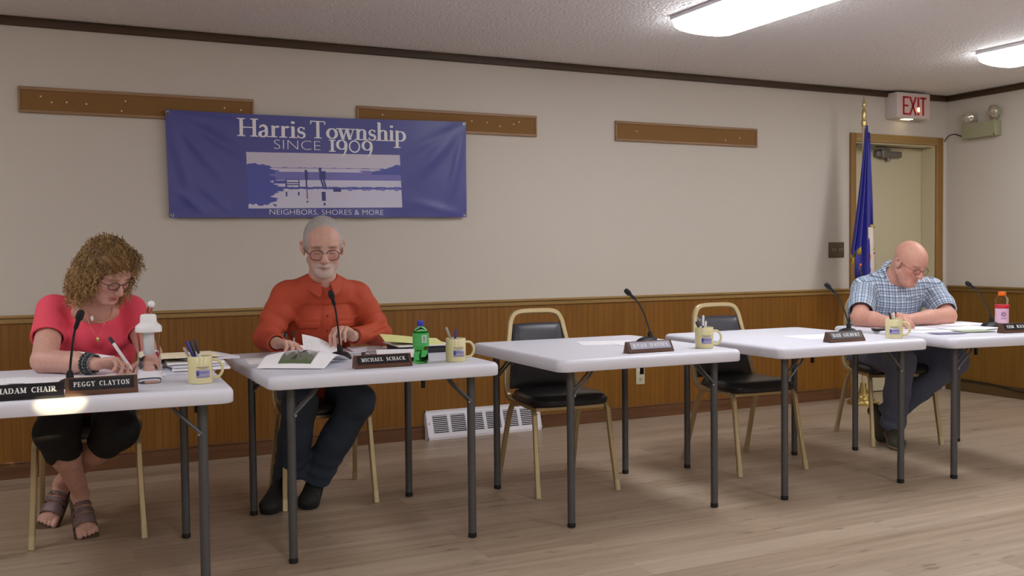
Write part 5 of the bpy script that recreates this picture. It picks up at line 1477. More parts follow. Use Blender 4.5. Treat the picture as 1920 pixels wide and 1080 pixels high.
def glasses(root, H, lensr=(.0235, .018), rim=.0016, mname='frame_dark', dy=.094, dz=-.004, full=True, sep=.032):
    rt = np.array(root.location); mb = MB()
    def P(x, y, z): return Vector(H.w((x, y, z)) - rt)
    lens = []
    for q in (-1, 1):
        ring = []
        for i in range(33):
            a = 2 * PI * i / 32; c, s_ = math.cos(a), math.sin(a)
            x = q * sep + lensr[0] * math.copysign(abs(c) ** .8, c); z = dz + lensr[1] * math.copysign(abs(s_) ** .85, s_)
            ring.append(P(x, dy - .006 * abs(x / .055) ** 2, z))
        if full: mb.tube(ring, rim * H.s, 6, caps=False)
        else: mb.tube(ring[:17], rim * H.s, 6)
        mb.tube([P(q * (sep + lensr[0]), dy - .006, dz + .006), P(q * .070, dy - .016, dz + .007), P(q * .0785, dy - .05, dz + .006), P(q * .0805, .005, dz + .008), P(q * .079, -.012, dz)], rim * .95 * H.s, 6)
        lens.append(ring)
    mb.tube([P(-sep + lensr[0] * .9, dy, dz + .005), P(0, dy + .003, dz + .009), P(sep - lensr[0] * .9, dy, dz + .005)], rim * H.s, 6)
    g = mb.build('glasses', mname, root)
    for ring in lens:
        c = sum(ring[:-1], Vector()) / 32
        nrm = Vector(H.R[1]) * 0.0008
        V = [c + nrm] + [p + nrm for p in ring[:-1]] + [c - nrm] + [p - nrm for p in ring[:-1]]
        F = [(0, 1 + i, 1 + (i + 1) % 32) for i in range(32)] + [(33, 34 + (i + 1) % 32, 34 + i) for i in range(32)]
        mkmesh('lens', V, F, M['lens_glass'], g)
    return g
M['frame_dark'] = mat('glasses_frame', rgb(48, 34, 36), 0.3)
M['frame_wine'] = mat('glasses_frame_wine', rgb(84, 30, 34), 0.3)

# skin colour by place on the face
def skin_colour(H, base, lip, blush=None, beard=None, ruddy=0.0, brow=None):
    base = np.array(base[:3]); lip = np.array(lip[:3])
    def f(V):
        L = H.l(V); n = len(V); col = np.tile(base, (n, 1))
        x, y, z = L[:, 0], L[:, 1], L[:, 2]
        face = (np.abs(x) < .09) & (z > -.13) & (z < .14) & (y > -.13) & (y < .13)
        nz = 1 + .05 * np.sin(V[:, 0] * 170 + 2 * np.sin(V[:, 2] * 130)) * np.sin(V[:, 1] * 150 + V[:, 2] * 90)
        col *= nz[:, None]
        def blend(w, c): 
            w = np.clip(w, 0, 1)[:, None] * face[:, None]; col[:] = col * (1 - w) + np.array(c[:3]) * w
        if blush is not None:
            for q in (-1, 1): blend(.55 * np.exp(-((x - q * .042) ** 2 + (z + .028) ** 2) / .02 ** 2) * (y > .02), blush)
            blend(.6 * np.exp(-(x ** 2 + (z + .030) ** 2) / .014 ** 2) * (y > .08), blush)
        blend(1.0 * np.exp(-((x / .022) ** 4 + ((z + .0655) / .0085) ** 4)) * (y > .06), lip)
        if brow is not None:
            for q in (-1, 1): blend(.8 * np.exp(-(((x - q * .030) / .019) ** 4 + ((z - .0235 + .25 * (np.abs(x) - .03) ** 1 * .5) / .0048) ** 4)) * (y > .05), brow)
        for q in (-1, 1):      # lashes along the lowered lid and a darker lid crease
            blend(.85 * np.exp(-(((x - q * .031) / .0135) ** 4 + ((z + .0055 - 5.0 * (x - q * .031) ** 2) / .0022) ** 2)) * (y > .05), (.03, .02, .018))
            blend(.35 * np.exp(-(((x - q * .031) / .015) ** 4 + ((z - .010) / .003) ** 2)) * (y > .05), lip * .55)
        if beard is not None: beard(L, blend)
        return col
    return f

# ------------------------------------------------------------------ woman in red
def woman():
    root = person_root('woman with curly blond hair and glasses in a coral red tee, writing at the table', (-6.68, -1.24, 0))
    H = HeadFrame((-6.612, -1.595, 1.108), -34, 34, 3, 1.0)
    hip = np.array([-6.68, -1.14, .53]); chest = np.array([-6.665, -1.35, .86]); neck = np.array([-6.65, -1.47, .985])
    shR, shL = np.array([-6.812, -1.405, .955]), np.array([-6.512, -1.40, .945])
    elR, wrR = np.array([-6.850, -1.640, .772]), np.array([-6.672, -1.835, .768])
    elL, wrL = np.array([-6.458, -1.590, .775]), np.array([-6.488, -1.790, .763])
    kR, kL = np.array([-6.815, -1.535, .475]), np.array([-6.585, -1.545, .465])
    aR, aL = np.array([-6.722, -1.325, .178]), np.array([-6.790, -1.090, .180])
    F = Field((-6.97, -2.04, -0.005), (-6.36, -0.98, 1.26), 0.0032)
    build_head(F, H, False, .92, .9)
    F.cap(H.w((0, -.02, -.05)), neck + (0, .01, -.01), .050, .058, .02)
    F.cap(neck, chest, .07, .08, .03); F.cap(shR, shL, .045, .045, .03); F.cap(chest, hip, .07, .09, .03)
    F.ell((-6.655, -1.475, .945), (.09, .045, .05), None, .03)
    F.cap(shR, elR, .052, .047, .02); F.cap(elR, elR * .45 + wrR * .55, .047, .041, .015); F.cap(elR * .45 + wrR * .55, wrR, .041, .026, .02, sq=((0, 0, 1), 1.05))
    F.cap(shL, elL, .050, .044, .02); F.cap(elL, elL * .5 + wrL * .5, .043, .036, .015); F.cap(elL * .5 + wrL * .5, wrL, .036, .026, .02)
    # right hand holds the marker between thumb and first fingers
    build_hand(F, wrR + (.004, -.004, .004), unit((.80, -.50, .10)), unit((.30, .25, .9)), unit((-.2, -.8, .2)) * 1.0 if False else unit((.35, .75, .1)), .168,
               ((.55, .75, .5), (.65, .85, .5), (.75, .95, .6), (.85, 1.0, .6)), .03, (.55, .75))
    build_hand(F, wrL, unit((-.30, -.92, -.08)), unit((0, -.1, 1)), unit((-.9, .3, 0)), .165, ((.25, .3, .2), (.22, .3, .2), (.25, .35, .2), (.3, .35, .2)), .06, (.3, .4))
    for hp, kn, an, q in ((hip + (-.08, 0, -.02), kR, aR, 0), (hip + (.08, 0, -.02), kL, aL, 1)):
        F.cap(hp, kn, .085, .058, .03); m = kn * .62 + an * .38 + np.array([0, .012, 0])
        F.cap(kn, m, .054, .056, .02); F.cap(m, an, .054, .033, .03)
    # feet
    def foot(an, toe_dir, up, roll=0.0):
        td = unit(toe_dir); upv = unit(np.array(up, float) - td * np.dot(up, td)); sd = np.cross(td, upv)
        heel = an - upv * .055 - td * .030
        F.ell(heel, (.034, .030, .032), np.stack([td, sd, upv]), .02)
        ball = an - upv * .066 + td * .125
        F.cap(an - upv * .02, ball - td * .02 + upv * .006, .034, .026, .02, sq=(upv, 1.15))
        F.cap(heel, ball, .028, .026, .02)
        F.ell(ball, (.035, .043, .017), np.stack([td, sd, upv]), .015)
        for i, (o, l_, r_) in enumerate(((.029, .050, .0125), (.0085, .050, .0082), (-.0085, .045, .0078), (-.0240, .038, .0076), (-.0385, .030, .0074))):
            s_ = 1 if roll >= 0 else -1
            b = ball + sd * o * s_ + td * .018
            F.cap(b, b + td * l_ * .6 - upv * .004, r_, r_ * .95, .0025)
        return td, sd, upv, heel, ball
    fR = foot(aR, (.12, -.76, -.62), (0, -.4, 1), 1)
    fL = foot(aL, (-.38, -.66, -.62), (.1, -.4, 1), -1)
    skin = rgb(206, 158, 142)
    cf = skin_colour(H, skin, rgb(170, 92, 92), rgb(202, 138, 128), None, brow=rgb(120, 92, 64))
    put('body', F, 'skin', root, 1, cf)
    # tee
    G = Field((-6.98, -1.66, .42), (-6.34, -.96, 1.07), 0.0042)
    G.cap(hip + (0, -.02, .05), hip + (0, -.02, .09), .135, .135, .03)
    G.ell((-6.662, -1.22, .66), (.175, .135, .14), None, .05); G.ell((-6.650, -1.32, .76), (.160, .125, .11), None, .05)
    G.ell((-6.662, -1.345, .83), (.155, .115, .13), None, .05)
    for q in (-1, 1): G.ell((-6.655 + q * .062, -1.455, .845), (.070, .062, .066), None, .04)
    G.cap(shR + (.01, 0, 0), shL + (-.01, 0, 0), .055, .055, .04); G.cap((-6.65, -1.40, .93), (-6.65, -1.34, .95), .10, .10, .05)
    for sh, el in ((shR, elR), (shL, elL)):
        G.cap(sh, sh * .38 + el * .62, .062, .066, .03)
    for sh, el in ((shR, elR), (shL, elL)):     # open, cleanly hemmed sleeves
        ax = unit(el - sh); e0 = sh * .44 + el * .56
        G.cap(e0 + ax * .012, e0 + ax * .09, .0, .0, 0, 's') if False else None
        q_, t_ = np.linalg.qr(np.stack([ax, [1, 0, 0.1], [0, 1, 0.2]], 1)), None
        Rm = q_[0].T; Rm[0] = ax
        G.rbox(e0 + ax * .060, (.055, .10, .10), Rm, .002, .001, 's')
        G.cap(e0 - ax * .035, e0 + ax * .03, .0525, .0585, .002, 's')
    G.ell((-6.640, -1.515, 1.010), (.060, .098, .072), None, .004, 's')
    G.cap(neck + (0, .0, 0), neck + (.01, -.03, .12), .066, .07, .004, 's')
    # folds
    G.wrinkle((-6.75, -1.45, .80), .12, unit((.8, 0, .6)), .006, 85, .4)
    G.wrinkle((-6.57, -1.45, .78), .12, unit((-.7, 0, .7)), .006, 85, 1.4)
    G.wrinkle((-6.66, -1.40, .70), .15, unit((.1, 0, 1)), .005, 60, .2)
    G.wrinkle(shR + (.04, -.03, -.05), .09, unit((.9, .2, .5)), .005, 95)
    M['tee'] = mat('coral_tee', rgb(236, 78, 100), .8, bump=(700, .15, .0006), var=(5, .03))
    put('tee_shirt', G, 'tee', root, 2)
    # black capri shorts
    G = Field((-7.0, -1.68, .30), (-6.38, -.94, .68), 0.0045)
    G.cap(hip + (-.05, 0, .0), hip + (.05, 0, .0), .152, .152, .04); G.cap(hip + (-.05, -.15, .045), hip + (.05, -.15, .045), .105, .105, .04)
    for hp, kn, an in ((hip + (-.085, -.03, -.03), kR, aR), (hip + (.085, -.03, -.03), kL, aL)):
        G.cap(hp, kn, .105, .082, .03); ax = unit(an - kn); e0 = kn + ax * .125
        G.cap(kn, e0, .080, .074, .02)
        z_ = unit(np.cross(ax, (1, 0, 0))); Rm = np.stack([ax, z_, np.cross(ax, z_)])
        G.rbox(e0 + ax * .085, (.080, .19, .19), Rm, .002, .002, 's'); G.cap(kn + ax * .06, e0 + ax * .03, .058, .064, .003, 's')
    G.wrinkle((-6.80, -1.50, .45), .10, unit((.5, 0, 1)), .004, 70); G.wrinkle((-6.58, -1.50, .44), .10, unit((-.5, 0, 1)), .004, 70)
    M['shorts'] = mat('black_shorts', rgb(20, 20, 22), .85, bump=(500, .2, .0008))
    put('shorts', G, 'shorts', root, 2)
    # sandals
    M['sandal'] = mat('pewter_strap', rgb(132, 112, 112), .4, .35, bump=(260, .8, .003)); M['sole'] = mat('sandal_sole', rgb(84, 62, 44), .8)
    for (td, sd, up, heel, ball), an in ((fR, aR), (fL, aL)):
        S_ = Field(np.minimum(heel, ball) - .18, np.maximum(heel, ball) + .18, .0035)
        base = -up * .036
        S_.cap(heel + base * 1.0 - td * .012, ball + td * .040 + base * .72, .036, .050, .01, sq=(up, 3.6))
        S_.cap(heel + base * .62, ball + td * .042 + base * .40, .037, .049, .003, 's', sq=(up, 5.0)) if False else None
        so = put('sandal', S_, 'sole', root, 1)
        S_ = Field(np.minimum(heel, ball) - .14, np.maximum(heel, ball) + .14, .003)
        S_.cap(an + td * .040 - up * .030, ball + td * .002 + up * .002, .040, .047, .006, sq=(up, 1.25))
        S_.cap(an + td * .015 - up * .020, ball + td * .004 + up * .000, .0375, .0435, .002, 's', sq=(up, 1.32))
        Rm = np.stack([td, sd, up])
        S_.rbox(an + td * .005, (.030, .08, .09), Rm, .003, .002, 's')
        S_.rbox(ball + td * .055 + up * .02, (.045, .08, .06), Rm, .003, .002, 's')
        for t_ in (.30, .62): 
            c = (an + td * .04 - up * .02) * (1 - t_) + (ball + up * .012) * t_; S_.rbox(c + up * .02, (.0035, .08, .05), Rm, .001, .002, 's')
        S_.rbox(heel * .5 + ball * .5 - up * .08, (.2, .1, .040), Rm, .002, .002, 's')
        o_ = put('strap', S_, 'sandal', so, 1); o_.parent = so; o_.location = (0, 0, 0)
        me_ = o_.data
        # put() subtracted the (zero) location of the sandal, so bring the straps to the root frame
        co = np.empty(len(me_.vertices) * 3, np.float32); me_.vertices.foreach_get('co', co); co = co.reshape(-1, 3) - np.array(root.location, dtype=np.float32); me_.vertices.foreach_set('co', co.ravel()); me_.update()
    # hair: a soft mass plus curled locks
    rng = random.Random(4)
    G = Field((-6.90, -1.82, .90), (-6.36, -1.34, 1.29), 0.004)
    blobs = [((0, -.020, .042), (.089, .106, .096)), ((0, -.055, -.02), (.092, .080, .090)), ((-.080, -.015, -.015), (.036, .060, .075)), ((.078, -.005, -.02), (.028, .052, .075)),
             ((-.090, -.020, -.075), (.042, .055, .062)), ((.070, .000, -.085), (.026, .045, .050)), ((0, -.08, -.075), (.088, .050, .070)), ((-.03, .035, .085), (.055, .045, .040)), ((.03, .035, .085), (.050, .045, .036))]
    for c, r_ in blobs: G.ell(H.w(c), np.array(r_), H.R, .03)
    G.ell(H.w((.004, .105, -.022)), (.060, .085, .088), H.R, .012, 's')
    G.cap(H.w((0, .06, -.12)), H.w((0, .02, -.22)), .075, .10, .01, 's')
    Vh, Qh = G.mesh()
    M['hair_w'] = attr_mat('curly_hair', .55, spec=.3)
    base_c = np.array(rgb(164, 130, 84)[:3]); dark_c = np.array(rgb(120, 90, 56)[:3]); light_c = np.array(rgb(200, 168, 116)[:3])
    hair = fastmesh('hair', relax(Vh, Qh, 2) - np.array(root.location), Qh, M['hair_w'], root)
    colour_attr(hair, np.tile(dark_c * 1.1, (len(Vh), 1)) * (1 + .25 * np.sin(Vh[:, :1] * 210 + Vh[:, 2:] * 160)))
    # locks start on the mass and coil downwards
    ctr = H.w((0, -.03, 0))
    nr = np.random.RandomState(7); sel = nr.choice(len(Vh), 1100, replace=False)
    VV = []; QQ = []; CC = []; base_i = 0
    for q in sel:
        p = Vh[q]; nrm = unit(p - ctr); lp = H.l(p)
        if lp[1] > .050 and lp[2] < .045: continue
        down = unit(np.array([0, 0, -1.0]) + .55 * nrm + nr.normal(0, .25, 3)); 
        t1 = unit(np.cross(down, nrm + 1e-3)); t2 = np.cross(down, t1)
        L_ = nr.uniform(.030, .070); turns = nr.uniform(1.3, 3.0); cr = nr.uniform(.003, .007); ph0 = nr.uniform(0, 6.28); rad = nr.uniform(.0010, .0020)
        n_ = 18; pts = []
        for i in range(n_):
            t = i / (n_ - 1); a = ph0 + turns * 2 * PI * t
            pts.append(p + nrm * (.002 + .004 * math.sin(PI * t)) + down * L_ * (t - .3) + (t1 * math.cos(a) + t2 * math.sin(a)) * cr * (0.5 + t * .7))
        pts = np.array(pts); T = np.gradient(pts, axis=0); T /= np.linalg.norm(T, axis=1)[:, None]
        U = np.cross(T, nrm + 1e-3); U /= np.linalg.norm(U, axis=1)[:, None]; W_ = np.cross(T, U)
        for i in range(n_):
            rr = rad * (1 - .75 * (i / (n_ - 1)) ** 3)
            for k in range(5):
                a = 2 * PI * k / 5; VV.append(pts[i] + (U[i] * math.cos(a) + W_[i] * math.sin(a)) * rr)
        f = nr.uniform(0, 1); f2 = min(1, max(0, (lp[2] + .02) / .13)); c = (base_c * (1 - f) + (light_c if nr.rand() < .62 - .45 * f2 else dark_c) * f) * (1 - .28 * f2)
        CC.append(np.tile(c, (n_ * 5, 1)))
        for i in range(n_ - 1):
            for k in range(5):
                a = base_i + i * 5 + k; b = base_i + i * 5 + (k + 1) % 5; QQ.append((a, b, b + 5, a + 5))
        base_i += n_ * 5
    lk = fastmesh('hair_curls', np.array(VV) - np.array(root.location), np.array(QQ), M['hair_w'], hair); colour_attr(lk, np.concatenate(CC))
    glasses(root, H, (.023, .0155), .0017, 'frame_dark', .097, .000, True)
    # jewellery
    r_ = np.array(root.location)
    pts = bez([Vector(p) - Vector(r_) for p in [(-6.700, -1.475, 1.005), (-6.688, -1.515, .955), (-6.655, -1.565, .915), (-6.625, -1.570, .912), (-6.598, -1.535, .945), (-6.592, -1.50, .99)]], 30)
    M['gold_chain'] = mat('gold_chain', rgb(226, 200, 160), .25, .8)
    nk = MB().tube(pts, .0026, 8).build('necklace', 'gold_chain', root)
    MB().sph(Vector((-6.672, -1.555, .925)) - Vector(r_), (.006, .005, .011), 12, 8).build('necklace_bead', 'white_cap', nk)
    nk2 = MB().tube(bez([Vector(p) - Vector(r_) for p in [(-6.690, -1.535, .93), (-6.675, -1.545, .885), (-6.652, -1.538, .850), (-6.632, -1.545, .89), (-6.615, -1.535, .93)]], 24), .0007, 5).build('necklace', 'gold_chain', root)
    MB().sph(Vector((-6.652, -1.540, .838)) - Vector(r_), (.007, .004, .010), 14, 10).build('pendant', 'brass', nk2)
    fd = Vector(unit(wrR - elR)); c0 = Vector(wrR) - Vector(r_) - fd * .012
    M['bracelet'] = mat('bracelet_beads', rgb(62, 66, 72), .35, .3, bump=(120, .8, .003)); M['bracelet2'] = mat('bracelet_silver', rgb(110, 118, 118), .35, .5, bump=(160, .9, .003))
    qd = fd.to_track_quat('Z', 'Y').to_matrix()
    for k, (m_, rr, h_) in enumerate((('bracelet', .0375, .010), ('bracelet2', .0360, .008), ('bracelet', .0350, .009), ('bracelet2', .0345, .007))):
        mb = MB(); cc = c0 - fd * (.036 - k * .0115)
        nb = 18
        for i in range(nb):
            a = 2 * PI * i / nb; p = qd @ Vector((math.cos(a) * rr, math.sin(a) * rr, 0)) + cc
            mb.sph(p, (h_ * .62,) * 3, 8, 6)
        mb.tube([qd @ Vector((math.cos(2 * PI * i / 24) * rr, math.sin(2 * PI * i / 24) * rr, 0)) + cc for i in range(25)], h_ * .4, 6, caps=False)
        mb.build('bracelet', m_, root)
woman()
pen((-6.553, -1.905, .742), (-6.628, -1.855, .868), 'pen_white', 'ink', 'white marker with black end in the right hand of the woman in red', None, .18, .0062)

# ------------------------------------------------------------------ shared clothing builders
def denim(name, c):
    m = mat(name, rgb(*c), .85, bump=(600, .25, .0008)); q = NT(m); tc = q.n('TexCoord').outputs['Object']
    q.l(q.mix(q.noise(tc, 9, 4), tuple(x * .72 for x in rgb(*c)[:3]) + (1,), tuple(min(1, x * 1.35) for x in rgb(*c)[:3]) + (1,)), q.b.inputs['Base Color']); return m
def shoe(root, heel, toe, up, m_up, m_sole, width=.046, name='shoe', length_scale=1):
    heel = np.array(heel, float); toe = np.array(toe, float); td = unit(toe - heel); L = np.linalg.norm(toe - heel)
    up = unit(np.array(up, float) - td * np.dot(up, td)); sd = np.cross(td, up)
    lo = np.minimum(heel, toe) - .13; hi = np.maximum(heel, toe) + .15
    S_ = Field(lo, hi, .0036)
    S_.cap(heel + up * .040, toe + up * .030 - td * .045, .036, .044, .02, sq=(up, 1.25))
    S_.ell(toe + up * .030 - td * .048, (.052, width, .030), np.stack([td, sd, up]), .02)
    S_.cap(heel + up * .045 + td * .005, heel + up * .088 + td * .020, .037, .039, .02)
    S_.cap(heel + up * .080 + td * .03, toe + up * .045 - td * .09, .034, .030, .025)
    S_.cap(heel + up * .085 + td * .015, heel + up * .14 + td * .015, .027, .030, .004, 's')
    Rm = np.stack([td, sd, up])
    S_.rbox((heel + toe) / 2 - up * .050, (L, .1, .062), Rm, .002, .002, 's')
    for t_ in (.38, .50, .62):
        c = heel * (1 - t_) + toe * t_ + up * .07; S_.cap(c + sd * .022, c - sd * .022, .004, .004, .003)
    sh = put(name, S_, m_up, root, 1)
    S_ = Field(lo, hi, .0034)
    S_.cap(heel + up * .012, toe + up * .012 - td * .046, .038, .049, .01, sq=(up, 1.0))
    S_.rbox((heel + toe) / 2 - up * .0505, (L, .12, .0505), Rm, .002, .002, 's'); S_.rbox((heel + toe) / 2 + up * .082, (L, .12, .062), Rm, .002, .002, 's')
    V, Q = S_.mesh(); o = fastmesh('shoe_sole', relax(V, Q, 1) - np.array(root.location), Q, M[m_sole], sh)
    return sh
def collar(root, H_c, neck, f, x, m, r=.062, h=.036, open_w=.35, spread=.045, tilt=.3):
    """shirt collar: a folded band round the neck ending in two points at the front"""
    rt = np.array(root.location); up = unit(H_c - neck); f = unit(np.array(f) - up * np.dot(f, up)); x = np.cross(up, f)
    V = []; F = []; n = 40; 
    for i in range(n + 1):
        a = -PI + open_w + (2 * PI - 2 * open_w) * i / n + 0     # angle measured from the front
        a = open_w + (2 * PI - 2 * open_w) * i / n
        fr = abs(math.cos(a / 2))                                 # 1 at the front
        c, s_ = math.cos(a), math.sin(a)
        ring = neck + (f * c * r * 1.05 + x * s_ * r)
        top = ring + up * (.010 + .014 * (1 - fr)) 
        k = max(0, fr - .72) / .28
        out = unit(f * c + x * s_)
        low = ring + out * (.020 + .012 * k) - up * (h * .55 + spread * k ** 1.5) + f * (.012 * k)
        for p in (ring - up * .006 - out * .003, top, low): V.append(p - rt)
    for i in range(n):
        a = i * 3; F += [(a, a + 3, a + 4, a + 1), (a + 1, a + 4, a + 5, a + 2)]
    o = mkmesh('collar', V, F, M[m] if isinstance(m, str) else m, root); md = o.modifiers.new('t', 'SOLIDIFY'); md.thickness = .0035; md.offset = 0
    s2 = o.modifiers.new('s', 'SUBSURF'); s2.levels = 1; s2.render_levels = 2
    return o

# ------------------------------------------------------------------ man in orange
def man_orange():
    root = person_root('grey bearded man with glasses in an orange long sleeved shirt and dark jeans', (-5.632, -1.12, 0))
    H = HeadFrame((-5.672, -1.365, 1.208), 11, 17, 0, 1.10)
    hip = np.array([-5.635, -1.03, .53]); chest = np.array([-5.640, -1.20, .86]); neck = np.array([-5.655, -1.275, 1.055])
    shR, shL = np.array([-5.820, -1.235, .975]), np.array([-5.462, -1.205, .965])
    elR, wrR = np.array([-5.925, -1.300, .790]), np.array([-5.925, -1.515, .785])
    elL, wrL = np.array([-5.375, -1.270, .785]), np.array([-5.560, -1.440, .795])
    kR, kL = np.array([-5.815, -1.46, .50]), np.array([-5.555, -1.49, .50])
    aR, aL = np.array([-5.815, -1.24, .150]), np.array([-5.690, -1.275, .150])
    F = Field((-6.02, -1.72, -0.005), (-5.28, -0.86, 1.38), 0.0033)
    build_head(F, H, True, .98, 1.15)
    # beard and moustache volume
    F.ell(H.w((0, .058, -.094)), np.array((.032, .033, .028)) * 1.1, H.R, .02)
    F.cap(H.w((-.030, .066, -.064)), H.w((0, .094, -.0555)), .0055, .0070, .008); F.cap(H.w((.030, .066, -.064)), H.w((0, .094, -.0555)), .0055, .0070, .008)
    F.cap(H.w((0, -.03, -.06)), neck, .058, .062, .02)
    F.cap(neck, chest, .056, .07, .03); F.cap(shR, shL, .04, .04, .03); F.cap(chest, hip, .07, .08, .03)
    for sh, el, wr in ((shR, elR, wrR), (shL, elL, wrL)):
        F.cap(sh, el, .045, .040, .02); F.cap(el, wr, .038, .027, .02)
    # his right hand pinches the pen and the pages
    build_hand(F, wrR + (.004, -.004, .004), unit((.42, -.88, -.02)), unit((.30, .15, .95)) * 1.0, unit((.9, .35, 0)), .190,
               ((.45, .7, .5), (.50, .8, .5), (.6, .9, .6), (.7, 1.0, .6)), .03, (.6, .75))
    # his left hand rests on its fingertips over the sheet
    build_hand(F, wrL + (-.012, -.010, .012), unit((-.70, -.55, .30)), unit((.10, .35, .95)), unit((-.5, .7, .2)), .190,
               ((1.0, .55, .25), (1.05, .6, .25), (1.05, .6, .25), (1.0, .6, .3)), .10, (.45, .45), thumb_dir=(-.55, .25, -.60))
    for hp, kn, an in ((hip + (-.09, 0, -.02), kR, aR), (hip + (.09, 0, -.02), kL, aL)):
        F.cap(hp, kn, .08, .052, .03); F.cap(kn, an, .05, .034, .03)
    grey = rgb(205, 200, 196)
    def beard(L, blend):
        x, y, z = L[:, 0], L[:, 1], L[:, 2]
        g = 1 / (1 + np.exp((z + .070 + .25 * np.maximum(0, .035 - np.abs(x)) * 0) / .004)) * (y > .015)
        lipm = np.exp(-((x / .021) ** 4 + ((z + .0655) / .0075) ** 4))
        mus = np.exp(-((x / .036) ** 4 + ((z + .0545) / .0085) ** 4)) * (y > .06)
        side = (np.abs(x) > .028) * (z < -.045) * (y > .0) * np.clip((-.045 - z) / .02, 0, 1)
        nz = .75 + .25 * np.sin(x * 900 + 3 * np.sin(z * 700)) * np.sin(z * 800)
        blend(np.clip(g * .85 * (np.abs(x) < .040) * (1 - .9 * lipm) * nz + mus * .85 * nz + side * .45 * nz, 0, 1) * (z > -.125), rgb(192, 184, 178))
    cf = skin_colour(H, rgb(208, 164, 148), rgb(168, 124, 114), rgb(204, 140, 128), beard, brow=rgb(104, 84, 74))
    body = put('body', F, 'skin', root, 1, cf)
    # short grey hair
    G = Field(H.c - .17, H.c + .19, .0028)
    G.ell(H.w((0, -.022, .036)), np.array((.0815, .1005, .0905)) * 1.1, H.R, .01)
    G.ell(H.w((0, -.060, -.01)), np.array((.074, .060, .066)) * 1.1, H.R, .03)
    for q in (-1, 1): G.ell(H.w((q * .066, .006, .018)), np.array((.0145, .034, .036)) * 1.1, H.R, .012)
    G.ell(H.w((0, .108, .020)), np.array((.066, .076, .070)) * 1.1, H.R, .010, 's')
    G.ell(H.w((0, .085, -.05)), np.array((.090, .080, .060)) * 1.1, H.R, .006, 's')
    for q in (-1, 1): G.ell(H.w((q * .092, -.008, -.004)), np.array((.022, .024, .036)) * 1.1, H.R, .004, 's')
    G.ell(H.w((0, -.02, -.085)), np.array((.12, .12, .04)) * 1.1, H.R, .004, 's')
    Rn = H.R
    G.wrinkle(H.w((0, -.01, .09)), .14, Rn[0], .0016, 420); G.wrinkle(H.w((0, -.01, .06)), .14, Rn[2] + .4 * Rn[0], .0010, 520)
    M['hair_m'] = mat('grey_hair', rgb(176, 171, 168), .6, bump=(420, .8, .003), var=(60, .12))
    put('hair', G, 'hair_m', root, 1)
    glasses(root, H, (.0262, .0205), .0017, 'frame_dark', .097, -.009)
    # shirt
    M['orange'] = mat('orange_shirt', rgb(182, 70, 40), .72, bump=(500, .2, .0008), var=(4, .05))
    G = Field((-6.05, -1.60, .46), (-5.24, -.86, 1.12), 0.0042)
    G.cap(hip + (0, -.02, 0), hip + (0, -.02, .08), .155, .150, .03)
    G.ell((-5.637, -1.10, .70), (.165, .145, .16), None, .06)
    G.ell((-5.640, -1.185, .87), (.180, .125, .155), None, .06)
    G.cap(shR + (.02, .0, .010), shL + (-.02, 0, .010), .062, .062, .05); G.cap(neck + (-.03, .01, -.02), shR + (.05, 0, .028), .058, .045, .03); G.cap(neck + (.03, .01, -.02), shL + (-.05, 0, .028), .058, .045, .03); G.ell((-5.648, -1.24, 1.00), (.12, .075, .065), None, .05)
    # yoke, pocket flaps and placket stand off the chest
    ex = unit((1, .08, 0)); ey = unit((-.08, 1, 0)); Rc = np.stack([ex, ey, (0, 0, 1)])
    G.emboss((-5.640, -1.30, .995), (.165, .12, .055), Rc, .0030, .002)
    for q in (-1, 1):
        G.emboss(np.array((-5.640, -1.30, .855)) + ex * q * .092, (.050, .12, .024), Rc, .0085, .0010)
        G.emboss(np.array((-5.640, -1.30, .79)) + ex * q * .092, (.046, .12, .062), Rc, .0040, .0010)
    G.emboss((-5.645, -1.30, .80), (.017, .14, .26), Rc, .0030, .0015)
    for sh, el, wr in ((shR, elR, wrR), (shL, elL, wrL)):
        mid = sh * .5 + el * .5 + np.array([0, 0, .004])
        G.cap(sh, mid, .070, .064, .035); G.cap(mid, el, .064, .057, .025); ax = unit(wr - el)
        G.cap(el, wr - ax * .02, .056, .041, .02, sq=((0, 0, 1), 1.08))
        z_ = unit(np.cross(ax, (0, 0, 1))); Rm = np.stack([ax, z_, np.cross(ax, z_)])
        G.rbox(wr + ax * .052, (.060, .10, .10), Rm, .002, .001, 's')
        G.emboss(wr - ax * .038, (.030, .08, .08), Rm, .003, .002)
        G.cap(wr - ax * .04, wr + ax * .04, .031, .034, .002, 's')
    G.cap(neck + (0, .0, .0), neck + (0, -.02, .12), .055, .06, .006, 's')
    G.cap((-5.650, -1.330, 1.075), (-5.648, -1.345, 1.010), .030, .008, .004, 's')
    for c, rr, d, a_, fq, ph in [((-5.875, -1.28, .87), .12, (.5, .3, .8), .008, 80, 0), ((-5.915, -1.36, .80), .12, (.2, .9, .35), .008, 90, 1), ((-5.40, -1.26, .87), .12, (-.5, .3, .8), .008, 80, .6),
                                 ((-5.44, -1.34, .80), .13, (-.6, .5, .5), .0085, 90, 1.6), ((-5.76, -1.25, .93), .10, (.8, .1, -.5), .004, 80, .3), ((-5.52, -1.23, .93), .10, (-.8, .1, -.5), .004, 80, .9),
                                 ((-5.64, -1.22, .72), .16, (.25, 0, 1), .0065, 66, .4), ((-5.78, -1.22, .80), .09, (.9, .1, .3), .004, 90, 0), ((-5.50, -1.20, .80), .09, (-.9, .1, .3), .004, 90, 0)]:
        G.wrinkle(c, rr, unit(d), a_, fq, ph)
    put('shirt', G, 'orange', root, 1)
    collar(root, H.w((0, -.02, -.05)), neck + (0, -.012, .012), (-.05, -1, -.25), (1, 0, 0), 'orange', .066, .036, .30, .040)
    # dark seam at the shoulder and buttons
    rt = np.array(root.location)
    M['orange_dark'] = mat('shirt_lining', rgb(96, 34, 24), .8)
